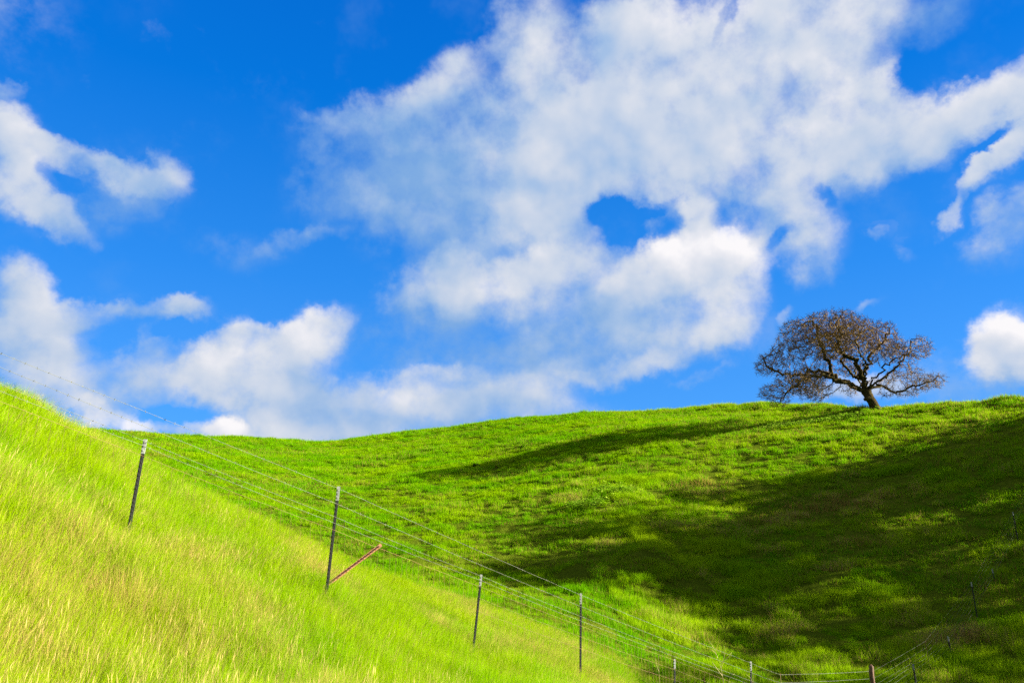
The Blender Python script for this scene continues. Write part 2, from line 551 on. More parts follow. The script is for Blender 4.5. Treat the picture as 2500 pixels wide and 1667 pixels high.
KN = knots(fa)
ker = np.exp(-0.5 * (np.arange(-28, 29) / 11.0) ** 2)
ker /= ker.sum()
Z5S = np.convolve(np.pad(KN[4][1], 28, mode='edge'), ker, mode='valid')     # the hill's body is smoother than its skyline
BASE = np.zeros((NA, NR))
for i in range(NA):
    (r1, z1), (r2, z2), (r3, z3), (r4, z4), (r5, z5), (r6, z6) = [(k[0][i], k[1][i]) for k in KN]
    z7 = z6 + .62 * (Z5S[i] - z6)
    rk = [0.0, 2.0, r1, r2, r3, r4, r4 + .5 * (r6 - r4), r6, r6 + .6 * (r5 - r6), r5, r5 + 16, r5 + 60, 420, 1500]
    zk = [-1.65, -1.66, z1, z2, z3, z4, z4 + .45 * (z6 - z4), z6, z7, z5, z5 - 1.2, z5 - 9, -14, -20]
    BASE[i] = pchip(rk, zk, fr)
# smooth a little across azimuth so that the knots leave no creases, crests excepted
lfr = np.log(fr)
CRR = KN[2][0]
TOPR = KN[4][0]
LOW_AZ = math.atan2(*ray(1480, 1600).xy)


def base_h(az, r):
    ia = np.clip(np.interp(az, fa, np.arange(NA)), 0, NA - 1.001)
    ir = np.clip(np.interp(np.log(np.maximum(r, 0.4)), lfr, np.arange(NR)), 0, NR - 1.001)
    a0, b0 = ia.astype(int), ir.astype(int)
    ta, tb = ia - a0, ir - b0
    return ((BASE[a0, b0] * (1 - tb) + BASE[a0, b0 + 1] * tb) * (1 - ta)
            + (BASE[a0 + 1, b0] * (1 - tb) + BASE[a0 + 1, b0 + 1] * tb) * ta)


MOUNDS = []      # x, y, half width, half depth, height: filled in below


def relief(x, y, az, r, zb):
    crest = np.interp(az, fa, CRR)
    fgw = 1 / (1 + np.exp((r - crest - 1.0) / 1.2))
    near = 0.13 * fbm(x / 2.6, y / 2.6, 3, 3) + 0.05 * fbm(x / .7, y / .7, 5, 2)
    far = (0.32 * fbm(x / 9, y / 7, 11, 2) + 0.15 * fbm(x / 2.6, y / 1.9, 13, 3) + 0.22 * np.abs(fbm(x / 1.1, y / .8, 15, 2)))
    # cattle terraces running along the contours
    ph = zb * 4.2 + 2.2 * fbm(x / 12, y / 12, 21, 2) + 0.7 * fbm(x / 3, y / 3, 23, 2)
    amp = np.clip(0.5 + 1.6 * fbm(x / 8, y / 8, 25, 2), 0, 1)
    far = far + 0.11 * amp * np.abs(np.sin(ph * math.pi))
    far = far * np.clip((r - 14) / 12, 0.25, 1.0) * np.clip((210 - r) / 60, 0, 1)
    z = near * fgw * np.clip(r / 5, 0, 1) + far * (1 - fgw)
    for mx, my, wx, wy, hh in MOUNDS:
        z = z + hh * np.exp(-((x - mx) / wx) ** 2 - ((y - my) / wy) ** 2)
    return z


def height(x, y):
    x, y = np.atleast_1d(np.asarray(x, float)), np.atleast_1d(np.asarray(y, float))
    az, r = np.arctan2(x, y), np.hypot(x, y)
    zb = base_h(az, r)
    return zb + relief(x, y, az, r, zb) + CZ


def gh(x, y):
    return float(height(x, y)[0])


def hit(px, py, r0=4.0, r1=150.0):
    """where the ray through a pixel meets the ground"""
    d = ray(px, py)
    hd = math.hypot(d.x, d.y)
    r = np.arange(r0, r1, 0.05)
    x, y, z = d.x / hd * r, d.y / hd * r, CZ + d.z / hd * r
    k = np.nonzero(z <= height(x, y))[0]
    i = k[0] if len(k) else len(r) - 1
    return Vector((x[i], y[i], gh(x[i], y[i])))


for (px, py, wx, wy, hh) in [(1400, 1395, 1.1, .8, .40), (1470, 1405, 1.2, .9, .5), (1600, 1375, 1.5, 1.2, .6), (1540, 1425, 1.4, .7, .3),
                             (1700, 1420, 1.6, .9, .35), (1850, 1500, 1.2, .8, .35), (2050, 1420, 1.8, 1., .4), (1950, 1560, 1.2, .8, .3)]:
    v = hit(px, py)
    MOUNDS.append((v.x, v.y, wx, wy, hh))

AA, RR = np.meshgrid(fa, fr, indexing='ij')
GX, GY = RR * np.sin(AA), RR * np.cos(AA)
GZ = BASE + relief(GX, GY, AA, RR, BASE) + CZ
V = np.stack([GX, GY, GZ], -1).reshape(-1, 3)
ii, jj = np.meshgrid(np.arange(NA - 1), np.arange(NR - 1), indexing='ij')
a = (ii * NR + jj).ravel()
Q = np.stack([a, a + 1, a + NR + 1, a + NR], 1)
V = np.vstack([V, [[0, 0, CZ - 1.65]]])

b = NT('hill_ground')
geo = b.n('ShaderNodeNewGeometry')
pos = geo.outputs['Position']
n_big = b.noise(pos, 0.12, 4, 0.6)
n_mid = b.noise(pos, 0.9, 5, 0.6)
n_fine = b.noise(pos, 6.0, 6, 0.7)
c1 = b.ramp(n_mid, [(0.3, (0.035, 0.055, 0.004)), (0.5, (0.055, 0.085, 0.004)), (0.7, (0.08, 0.11, 0.006))])  # darker than the grass: shade between tufts put into the ground colour
c2 = b.ramp(n_fine, [(0.3, (0.025, 0.035, 0.004)), (0.55, (0.06, 0.085, 0.004)), (0.75, (0.09, 0.10, 0.012))])
cc = b.mix(0.55, c1, c2)
soil = b.ramp(n_fine, [(0.62, (0, 0, 0)), (0.78, (1, 1, 1))])
cc = b.mix(b.math('MULTIPLY', soil, 0.5), cc, (0.09, 0.07, 0.025))
bp = b.n('ShaderNodeBump')
bp.inputs['Strength'].default_value = 0.8
bp.inputs['Distance'].default_value = 0.25
b.l(n_fine, bp.inputs['Height'])
df = b.n('ShaderNodeBsdfDiffuse')
b.l(cc, df.inputs[0])
b.l(bp.outputs[0], df.inputs['Normal'])
M_GROUND = b.out(df.outputs[0])
gm = mesh_np('ground', V, Q, M_GROUND, smooth=True)
ground = link(bpy.data.objects.new('ground', gm))
tag(ground, 'rolling green hillside with a valley running down to the right', 'ground', kind='structure')

# ---------------------------------------------------------------- grass
HID = []


def blade_mesh(name, mat, n, rad, hmin, hmax, wid, lean, curl, seed, bias=(0, 0), segs=3, heads=0.0):
    r_ = np.random.default_rng(seed)
    vs, fs, bl = [], [], []
    for k in range(n):
        t = r_.uniform(0, 2 * math.pi)
        rr = rad * math.sqrt(r_.uniform(0, 1))
        x0, y0 = rr * math.cos(t), rr * math.sin(t)
        h = r_.uniform(hmin, hmax)
        la = r_.uniform(0, 2 * math.pi)
        lm = abs(r_.normal(0, lean))
        lx, ly = math.cos(la) * lm + bias[0], math.sin(la) * lm + bias[1]
        cu = r_.uniform(.3, 1) * curl
        fa_ = r_.uniform(0, math.pi)
        wx, wy = math.cos(fa_) * wid / 2, math.sin(fa_) * wid / 2
        base = len(vs)
        num = r_.uniform(0.02, 1)
        for s in range(segs):
            f = s / segs
            w_ = 1 - 0.75 * f ** 1.6
            ox, oy, oz = x0 + lx * h * (f + cu * f * f), y0 + ly * h * (f + cu * f * f), h * f * (1 - .25 * cu * lm * f)
            vs += [(ox - wx * w_, oy - wy * w_, oz - .03 * (s == 0)), (ox + wx * w_, oy + wy * w_, oz - .03 * (s == 0))]
            bl += [num, num]
            if s:
                q_ = base + 2 * s
                fs.append((q_ - 2, q_ - 1, q_ + 1, q_))
        vs.append((x0 + lx * h * (1 + cu), y0 + ly * h * (1 + cu), h * (1 - .25 * cu * lm)))
        bl.append(num)
        q_ = base + 2 * segs
        fs.append((q_ - 2, q_ - 1, q_))
        if r_.uniform() < heads:          # seed head: a slim diamond at the tip
            tx, ty, tz = vs[-1]
            e = len(vs)
            dxy = (lx * .1, ly * .1)
            vs += [(tx - wx * 1.6, ty - wy * 1.6, tz), (tx + dxy[0] * .4, ty + dxy[1] * .4, tz + .05), (tx + wx * 1.6, ty + wy * 1.6, tz), (tx, ty, tz - .06)]
            bl += [num] * 4
            fs.append((e, e + 1, e + 2, e + 3))
    me = bpy.data.meshes.new(name)
    me.from_pydata(vs, [], fs)
    at = me.attributes.new('blade', 'FLOAT', 'POINT')
    at.data.foreach_set('value', np.array(bl, np.float32))
    me.materials.append(mat)
    return bpy.data.objects.new(name, me)


def scatter(name, sources, pts, idx, rot, scl, attrs, label, cat):
    c = bpy.data.collections.new(name + '_tufts')
    for o in sources:
        c.objects.link(o)
    me = bpy.data.meshes.new(name)
    n = len(pts)
    me.vertices.add(n)
    me.vertices.foreach_set('co', np.asarray(pts, np.float32).ravel())
    at = me.attributes.new('idx', 'INT', 'POINT')
    at.data.foreach_set('value', np.asarray(idx, np.int32))
    at = me.attributes.new('rot', 'FLOAT_VECTOR', 'POINT')
    at.data.foreach_set('vector', np.asarray(rot, np.float32).ravel())
    at = me.attributes.new('scl', 'FLOAT_VECTOR', 'POINT')
    at.data.foreach_set('vector', np.asarray(scl, np.float32).ravel())
    for k, v in attrs.items():
        at = me.attributes.new(k, 'FLOAT', 'POINT')
        at.data.foreach_set('value', np.asarray(v, np.float32))
    o = link(bpy.data.objects.new(name, me))
    g_ = bpy.data.node_groups.new(name, 'GeometryNodeTree')
    g_.interface.new_socket('Geometry', in_out='INPUT', socket_type='NodeSocketGeometry')
    g_.interface.new_socket('Geometry', in_out='OUTPUT', socket_type='NodeSocketGeometry')
    gi, go = g_.nodes.new('NodeGroupInput'), g_.nodes.new('NodeGroupOutput')
    ci = g_.nodes.new('GeometryNodeCollectionInfo')
    ci.inputs['Collection'].default_value = c
    ci.inputs['Separate Children'].default_value = True
    ip = g_.nodes.new('GeometryNodeInstanceOnPoints')
    ip.inputs['Pick Instance'].default_value = True

    def na(nm, t):
        x = g_.nodes.new('GeometryNodeInputNamedAttribute')
        x.data_type = t
        x.inputs['Name'].default_value = nm
        return [s for s in x.outputs if s.enabled and s.name == 'Attribute'][0]
    L = g_.links.new
    L(gi.outputs[0], ip.inputs['Points'])
    L(ci.outputs[0], ip.inputs['Instance'])
    L(na('idx', 'INT'), ip.inputs['Instance Index'])
    L(na('rot', 'FLOAT_VECTOR'), ip.inputs['Rotation'])
    L(na('scl', 'FLOAT_VECTOR'), ip.inputs['Scale'])
    L(ip.outputs[0], go.inputs[0])
    md = o.modifiers.new('tufts', 'NODES')
    md.node_group = g_
    return tag(o, label, cat, kind='stuff')


def polar_points(az0, az1, r0, r1, n, power):
    """random ground points; power sets how the count falls off with distance"""
    az = rng.uniform(az0, az1, n)
    u = rng.uniform(0, 1, n)
    e = power
    r = (r0 ** e + u * (r1 ** e - r0 ** e)) ** (1 / e)
    return az, r


G_GREEN = (0.105, 0.285, 0.0008)
G_YELL = (0.250, 0.335, 0.0012)
G_DRY = (0.38, 0.275, 0.080)
M_TALL = leaf_mat('tall_grass_blade', G_GREEN, G_YELL, G_DRY, 0.5)
M_HILL = leaf_mat('hill_grass_blade', (0.064, 0.210, 0.0006), (0.168, 0.275, 0.0010), (0.21, 0.155, 0.030), 0.45)
M_TUSS = leaf_mat('tussock_blade', (0.10, 0.24, 0.001), (0.24, 0.34, 0.004), (0.30, 0.21, 0.06), 0.45)  # paler than hill grass: sunlit mottling put into the blade colour
M_STRAW = leaf_mat('straw_blade', (0.30, 0.225, 0.065), (0.40, 0.30, 0.10), (0.40, 0.29, 0.11), 0.35)

# tall meadow grass of the near slope
FG_AZ1 = math.atan2(*ray(1640, 1667).xy)
az, r = polar_points(math.radians(-47), FG_AZ1, 5.0, 27.5, 70000, 1.15)
crest = np.interp(az, fa, CRR)
lim = crest + 1.6
keep = r < lim
az, r, lim = az[keep], r[keep], lim[keep]
x, y = r * np.sin(az), r * np.cos(az)
z = height(x, y)
n = len(x)
dryp = np.clip(0.10 + 0.75 * np.clip(fbm(x / 1.5, y / 1.5, 41, 3) + 0.02, 0, 1) + 0.9 * np.clip(fbm(x / .8, y / .8, 43, 2) - .22, 0, 1), 0, .8)
def tan_patches(x, y):
    d_ = np.zeros(len(x))
    for (px, py, wx, wy, amt) in [(70, 1480, .7, .5, .5), (270, 1500, .55, .4, .62), (30, 1630, .8, .5, .5), (430, 1440, .6, .5, .45), (620, 1630, .6, .4, .4),
                                  (330, 1290, .6, .5, .35), (60, 1240, .7, .6, .35), (640, 1270, .7, .5, .4), (540, 1370, .5, .5, .4), (800, 1520, .5, .5, .3), (1010, 1500, .6, .5, .35),
                                  (1260, 1600, .5, .5, .45), (1190, 1480, .6, .5, .35), (1400, 1620, .4, .4, .45), (1130, 1590, .5, .5, .3), (450, 1590, .5, .4, .4)]:
        v = hit(px, py)
        d_ = np.maximum(d_, amt * np.exp(-((x - v.x) / wx) ** 2 - ((y - v.y) / wy) ** 2))
    return d_


dryp = np.clip(np.maximum(dryp, tan_patches(x, y) + .25 * fbm(x / .5, y / .5, 49, 2)), .03, .85)
var = np.clip(.58 + .9 * fbm(x / 2.2, y / 2.2, 45, 3) + rng.normal(0, .2, n), 0, 1)
srcs = [blade_mesh('tall_grass_tuft', M_TALL, 46, .15, .12, .38, .0034, .42, .5, 100 + i, (.13, .03)) for i in range(8)]
hs = np.clip(.85 + .5 * fbm(x / 1.8, y / 1.8, 47, 3) + .55 * fbm(x / .55, y / .55, 48, 2) + rng.normal(0, .13, n), .35, 1.6)
# thinner towards the valley edge where the lawn takes over
hs *= np.clip((lim - r) / 2.5, .45, 1)
wv = np.clip(r / 10, .8, 1.7)
scatter('tall_grass', srcs, np.stack([x, y, z], 1), rng.integers(0, 8, n),
        np.stack([rng.normal(0, .1, n), rng.normal(.06, .1, n), rng.uniform(-.8, .8, n)], 1),
        np.stack([np.full(n, 1.0) * np.sqrt(wv), np.sqrt(wv), hs], 1),
        {'dry': dryp, 'var': var}, 'tall bright green meadow grass covering the near slope', 'grass')

# dry stalks standing out of it
az, r = polar_points(math.radians(-45), FG_AZ1, 5.2, 20, 9000, 1.1)
x, y = r * np.sin(az), r * np.cos(az)
k = (fbm(x / 1.5, y / 1.5, 41, 3) + .7 * tan_patches(x, y) + rng.normal(0, .16, len(x)) > .12) & (r < np.interp(az, fa, CRR) + .5)
x, y, r = x[k], y[k], r[k]
n = len(x)
srcs = [blade_mesh('dry_stalk_tuft', M_STRAW, 7, .16, .24, .54, .0026, .3, .5, 200 + i, (.14, .03), 4, .5) for i in range(6)]
scatter('dry_grass', srcs, np.stack([x, y, height(x, y)], 1), rng.integers(0, 6, n),
        np.stack([rng.normal(0, .12, n), rng.normal(.05, .12, n), rng.uniform(-.9, .9, n)], 1),
        np.stack([np.ones(n), np.ones(n), rng.uniform(.6, 1.15, n) * np.clip(1.25 - r / 22, .5, 1)], 1),
        {'dry': rng.uniform(0, 1, n), 'var': rng.uniform(0, 1, n)},
        'pale straw stalks scattered through the near meadow grass', 'dry grass')

# cropped hill grass
az, r = polar_points(math.radians(-40), math.radians(44), 16, 148, 195000, 1.2)
crest = np.interp(az, fa, CRR)
top = np.interp(az, fa, TOPR)
fgl = az < LOW_AZ
k = (r < top + 5) & np.where(fgl, r > crest + .3, r > 13)
k &= ~((az < math.radians(-12)) & (r < 36))
az, r = az[k], r[k]
x, y = r * np.sin(az), r * np.cos(az)
z = height(x, y)
n = len(x)
fine = fbm(x / .9, y / .6, 58, 2)
kp = fine > -.16 + rng.normal(0, .04, n)
x, y, z, r, az, fine = x[kp], y[kp], z[kp], r[kp], az[kp], fine[kp]
n = len(x)
patch = fbm(x / 6, y / 4, 51, 3)
dry = np.clip(.05 + .10 * np.clip((x - 10) / 35, 0, 1) + .3 * np.clip(patch, 0, 1) + .5 * np.clip(fbm(x / 2, y / 1.5, 57, 2) - .25, 0, 1), 0, 1)
for (px, py, wx, wy, amt) in [(1720, 1190, 3.2, 2.0, .7), (2030, 1235, 4.5, 2.2, .75), (1900, 1270, 4., 1.6, .55), (2150, 1225, 3., 1.6, .55),
                              (2360, 1560, 1.0, .8, .7), (1770, 1310, 2.5, 1.2, .4), (2100, 1320, 2., 1.4, .5), (1960, 1010, 3, 2, .1),
                              (2350, 1035, 7, 3, .3), (1460, 1590, .5, .4, .6), (1150, 1370, 1, .6, .3)]:
    v = hit(px, py)
    dry = np.maximum(dry, amt * np.exp(-((x - v.x) / wx) ** 2 - ((y - v.y) / wy) ** 2))
var = np.clip(.42 + .25 * np.clip((x - 5) / 40, 0, 1) + 1.1 * fbm(x / 3.5, y / 2.6, 53, 3) + rng.normal(0, .2, n), 0, 1)
hh = np.clip(.72 + 1.0 * fbm(x / 1.7, y / 1.2, 55, 3) + 1.5 * fine + .4 * fbm(x / 9, y / 9, 59, 2) + rng.normal(0, .15, n), .25, 2.1)
hh *= 1 + dry * .8
ws = np.clip(r / 42, .8, 2.4)
srcs = [blade_mesh('hill_grass_tuft', M_HILL, 26, .22, .07, .24, .016, .5, .8, 300 + i, (.1, 0), 2) for i in range(8)]
scatter('hill_grass', srcs, np.stack([x, y, z], 1), rng.integers(0, 8, n),
        np.stack([rng.normal(0, .15, n), rng.normal(0, .15, n), rng.uniform(-3.1, 3.1, n)], 1),
        np.stack([ws, ws, hh * np.sqrt(ws)], 1), {'dry': dry, 'var': var},
        'short tussocky green grass over the far hillside and valley', 'grass')

# taller tussocks on the valley floor and lower slope at the right
az, r = polar_points(math.radians(-4), math.radians(43), 27, 62, 27000, 1.3)
x, y = r * np.sin(az), r * np.cos(az)
cl = fbm(x / 1.6, y / 1.1, 71, 3) + .6 * fbm(x / 6, y / 4, 73, 2)
crest = np.interp(az, fa, CRR)
k = (cl + rng.normal(0, .06, len(x)) > .07) & (az > math.radians(9) - (r - 30) * .004) & np.where(az < LOW_AZ, r > crest + 4, True)
x, y, r, cl = x[k], y[k], r[k], cl[k]
n = len(x)
hh = np.clip(.6 + 2.0 * cl, .4, 1.8) * rng.uniform(.8, 1.2, n) * np.clip((r - 24) / 9, .45, 1)
dry = np.clip(.03 + .8 * fbm(x / 2.5, y / 2, 75, 2), .02, .6)
for (px, py, wx, wy, amt) in [(2030, 1235, 4.5, 2.2, .8), (1900, 1270, 4., 1.6, .6), (2150, 1225, 3., 1.6, .6), (2360, 1560, 1.0, .8, .8), (2100, 1320, 2., 1.4, .6)]:
    v = hit(px, py)
    dry = np.maximum(dry, amt * np.exp(-((x - v.x) / wx) ** 2 - ((y - v.y) / wy) ** 2))
var = np.clip(.55 + .9 * fbm(x / 3, y / 2, 77, 2) + rng.normal(0, .15, n), 0, 1)
srcs = [blade_mesh('tussock_tuft', M_TUSS, 30, .2, .16, .42, .010, .42, .9, 500 + i, (.1, 0), 3) for i in range(6)]
wv = np.clip(r / 30, .9, 1.7)
scatter('tussock_grass', srcs, np.stack([x, y, height(x, y)], 1), rng.integers(0, 6, n),
        np.stack([rng.normal(0, .15, n), rng.normal(0, .15, n), rng.uniform(-3.1, 3.1, n)], 1),
        np.stack([wv, wv, hh], 1), {'dry': dry, 'var': var}, 'rank grass tussocks with dry brown patches on the shaded valley floor', 'grass')

# ---------------------------------------------------------------- the oak
def chain_tube(pts, rad, sides, verts, faces, bark_wobble=0.0, rs=None):
    """a tapered tube through pts appended to verts / faces"""
    pts = [Vector(p) for p in pts]
    base = len(verts)
    up = Vector((0.31, 0.9, 0.27)).normalized()
    for i, p in enumerate(pts):
        t = (pts[min(i + 1, len(pts) - 1)] - pts[max(i - 1, 0)])
        t = t.normalized() if t.length > 1e-6 else Vector((0, 0, 1))
        u = t.cross(up)
        if u.length < 1e-3:
            u = t.cross(Vector((1, 0, 0)))
        u.normalize()
        v = t.cross(u)
        for k in range(sides):
            a_ = 2 * math.pi * k / sides
            r_ = rad[i] * (1 + (rs.uniform(-1, 1) * bark_wobble if rs is not None else 0))
            verts.append(p + (u * math.cos(a_) + v * math.sin(a_)) * r_)
    for i in range(len(pts) - 1):
        for k in range(sides):
            a0, a1 = base + i * sides + k, base + i * sides + (k + 1) % sides
            faces.append((a0, a1, a1 + sides, a0 + sides))
    e = base + (len(pts) - 1) * sides
    faces.append(tuple(range(e, e + sides)))


ZS = 0.01093        # metres for one pixel of the enlarged view the oak was read from


def zp(zx, zy, yd=0.0):
    return Vector(((zx - 1330) * ZS, yd, (1075 - zy) * ZS))


def smooth_path(pts, step=0.3):
    """Catmull-Rom through control points, resampled"""
    P = [pts[0] * 2 - pts[1]] + list(pts) + [pts[-1] * 2 - pts[-2]]
    out = []
    for i in range(1, len(P) - 2):
        p0, p1, p2, p3 = P[i - 1], P[i], P[i + 1], P[i + 2]
        n_ = max(2, int((p2 - p1).length / step))
        for k in range(n_):
            t = k / n_
            out.append(0.5 * ((2 * p1) + (p2 - p0) * t + (2 * p0 - 5 * p1 + 4 * p2 - p3) * t * t + (3 * p1 - p0 - 3 * p2 + p3) * t ** 3))
    out.append(P[-2])
    return out


TRUNK = [zp(1336, 1110), zp(1330, 1070), zp(1305, 1010), zp(1282, 960), zp(1262, 915), zp(1256, 880, .05)]
LIMBS = [
    [zp(1256, 880, 0), zp(1140, 868, -.6), zp(1010, 822, -1.0), zp(900, 786, -1.5), zp(760, 772, -2.0), zp(630, 800, -2.3), zp(490, 870, -2.4), zp(400, 935, -2.2), zp(345, 1020, -2.0)],
    [zp(1254, 885, .1), zp(1165, 820, .8), zp(1050, 745, 1.3), zp(940, 665, 1.9), zp(840, 640, 2.4), zp(700, 680, 3.0), zp(560, 640, 3.4), zp(440, 560, 3.2), zp(380, 500, 2.8)],
    [zp(1010, 720, 1.4), zp(975, 640, 1.0), zp(915, 545, .4), zp(880, 460, -.3), zp(815, 380, -.8), zp(790, 270, -1.2), zp(700, 200, -1.4)],
    [zp(1256, 880, .1), zp(1232, 770, .1), zp(1190, 655, -.3), zp(1140, 580, -.8), zp(1030, 545, -1.3), zp(960, 470, -1.7), zp(975, 370, -2.1), zp(930, 260, -2.3)],
    [zp(1150, 595, -.7), zp(1060, 500, .3), zp(1050, 430, 1.0), zp(1110, 350, 1.6), zp(1100, 250, 2.0), zp(1160, 180, 2.2)],
    [zp(1258, 880, .1), zp(1256, 760, .6), zp(1180, 680, 1.4), zp(1150, 560, 2.2), zp(1210, 470, 2.9), zp(1260, 370, 3.5), zp(1300, 270, 3.8)],
    [zp(1250, 720, .5), zp(1290, 620, -.6), zp(1300, 530, -1.5), zp(1380, 440, -2.4), zp(1420, 340, -3.0)],
    [zp(1262, 870, 0), zp(1330, 820, -.8), zp(1430, 740, -1.2), zp(1540, 640, -1.6), zp(1620, 570, -1.8), zp(1660, 480, -1.8), zp(1670, 410, -1.7)],
    [zp(1264, 880, .1), zp(1360, 835, .6), zp(1450, 815, 1.0), zp(1530, 855, 1.2), zp(1600, 882, 1.2), zp(1720, 842, 1.0), zp(1850, 800, .7), zp(1990, 750, .4)],
    [zp(1262, 865, -.1), zp(1310, 760, -1.6), zp(1360, 690, -3.2), zp(1420, 640, -4.8), zp(1430, 560, -6.2)],
    [zp(1250, 870, -.1), zp(1180, 780, -1.8), zp(1120, 700, -3.4), zp(1020, 640, -5.0), zp(930, 560, -6.2)],
    [zp(1258, 865, .2), zp(1280, 760, 1.8), zp(1330, 660, 3.6), zp(1410, 580, 5.2), zp(1480, 500, 6.3)],
    [zp(1252, 868, .2), zp(1150, 760, 2.0), zp(1060, 660, 4.0), zp(960, 560, 5.8), zp(880, 450, 6.6)],
]
OUTLINE = [(165, 985), (250, 850), (380, 765), (420, 700), (305, 640), (370, 440), (475, 380), (560, 215), (760, 145), (1100, 165), (1400, 255),
           (1530, 390), (1640, 375), (1750, 455), (1825, 560), (1750, 640), (1990, 690), (2045, 755), (1950, 900), (1780, 930), (1600, 935),
           (1480, 935), (1400, 900), (1250, 840), (1130, 915), (990, 955), (850, 1000), (700, 985), (560, 1035), (335, 1075)]


def in_poly(x, y, poly):
    c = np.zeros(len(x), bool)
    j = len(poly) - 1
    for i in range(len(poly)):
        xi, yi = poly[i]
        xj, yj = poly[j]
        c ^= ((yi > y) != (yj > y)) & (x < (xj - xi) * (y - yi) / (yj - yi + 1e-9) + xi)
        j = i
    return c


def grow_oak(seed, n_att):
    r_ = np.random.default_rng(seed)
    # foliage masses of the crown: x, y, half width, half height in the enlarged view, depth centre, half depth (m), share
    LB = [(870, 270, 230, 125, -1, 4.5, 1.3), (1110, 260, 240, 105, 1, 4.5, 1.3), (1330, 360, 180, 120, 0, 4.5, 1.0), (660, 310, 170, 130, 0, 3.5, .8),
          (600, 480, 180, 110, 1.5, 3.2, .7), (840, 470, 190, 120, -2, 3.2, .8), (1400, 465, 130, 100, -2, 2.4, .8), (1130, 430, 190, 110, 3, 3, .7),
          (1000, 440, 150, 100, -5, 2, .5), (1300, 590, 190, 90, -4, 2.4, .6), (1330, 560, 190, 90, 4.5, 2, .5), (900, 620, 180, 90, 4.5, 2, .5),
          (410, 560, 110, 110, 3, 2, .55), (520, 620, 120, 60, 3, 1.6, .3), (500, 815, 170, 80, -2, 2.2, .7), (330, 920, 150, 85, -2, 1.8, .6),
          (640, 890, 150, 90, -1.5, 2.2, .6), (760, 790, 150, 100, 1, 2.6, .55), (800, 910, 90, 85, 0, 1.6, .3), (335, 1000, 90, 75, -2, 1.2, .4), (210, 960, 60, 50, -2, 1, .3),
          (1725, 500, 105, 115, -1.8, 1.8, .5), (1610, 590, 110, 60, -1.5, 1.5, .25), (1640, 700, 150, 60, 0, 2, .45), (1480, 770, 120, 60, 1, 2, .3),
          (1840, 785, 160, 80, .8, 1.8, .6), (1965, 770, 85, 75, .5, 1.2, .45), (1700, 870, 120, 55, 1, 1.4, .25), (1490, 890, 90, 45, .8, 1.2, .15), (1060, 880, 90, 60, -.8, 1.4, .15)]
    tot = sum(l_[6] * (l_[2] * l_[3]) ** .75 for l_ in LB)
    A_ = []
    for (lx, ly, wx, wy, yc, yd, sh) in LB:
        m_ = int(n_att * sh * (wx * wy) ** .75 / tot)
        u_ = r_.normal(0, 1, (m_, 3))
        u_ /= np.linalg.norm(u_, axis=1)[:, None]
        u_ *= r_.uniform(.05, 1, (m_, 1)) ** .42
        u_ = u_ * 1.13
        A_.append(np.stack([(lx + u_[:, 0] * wx - 1330) * ZS, yc + u_[:, 1] * yd, (1075 - ly - u_[:, 2] * wy) * ZS], 1))
    att = np.vstack(A_)
    r_.shuffle(att)
    # hardly anything grows close round the trunk fork
    q_ = att - np.array([(1250 - 1330) * ZS, 0, (820 - 1075) * -ZS])
    att = att[(np.linalg.norm(q_, axis=1) > 1.6)][:n_att]
    pos, par, lim = [], [], []
    for p in smooth_path(TRUNK, .3):
        par.append(len(pos) - 1)
        pos.append(p)
        lim.append(-1)
    nt = len(pos)
    for li, L_ in enumerate(LIMBS):
        pts = smooth_path(L_, .28)
        arr = np.array([tuple(p) for p in pos])
        d = np.linalg.norm(arr - np.array(tuple(pts[0])), axis=1)
        prev = int(np.argmin(d))
        for i, p in enumerate(pts[1:]):
            jit = Vector(r_.normal(0, .05 + .02 * min(i, 4), 3))
            pos.append(p + jit)
            par.append(prev)
            lim.append(li)
            prev = len(pos) - 1
    P = [np.array(tuple(p)) for p in pos]
    near = np.full(len(att), 1e9)
    who = np.zeros(len(att), int)
    alive = np.ones(len(att), bool)

    def feed(i0, i1):
        arr = np.array(P[i0:i1])
        for s0 in range(0, len(arr), 400):
            d = np.linalg.norm(att[:, None, :] - arr[None, s0:s0 + 400], axis=2)
            m = d.argmin(1)
            dm = d[np.arange(len(att)), m]
            u = dm < near
            near[u] = dm[u]
            who[u] = i0 + s0 + m[u]
    feed(nt - 2, len(P))
    step, kill = .27, .31
    for it in range(70):
        alive &= near > kill
        act = alive & (near < 5)
        if not act.any():
            break
        dirs = {}
        for i in np.nonzero(act)[0]:
            v = att[i] - P[who[i]]
            v = v / (np.linalg.norm(v) + 1e-9)
            dirs.setdefault(int(who[i]), []).append(v)
        i0 = len(P)
        for b_, vs in dirs.items():
            v = np.mean(vs, 0) + r_.normal(0, .22, 3)
            v = v / (np.linalg.norm(v) + 1e-9)
            P.append(P[b_] + v * step * r_.uniform(.8, 1.15))
            par.append(b_)
            lim.append(-2)
        feed(i0, len(P))
        if len(P) > 20000:
            break
    return np.array(P), np.array(par), np.array(lim), nt


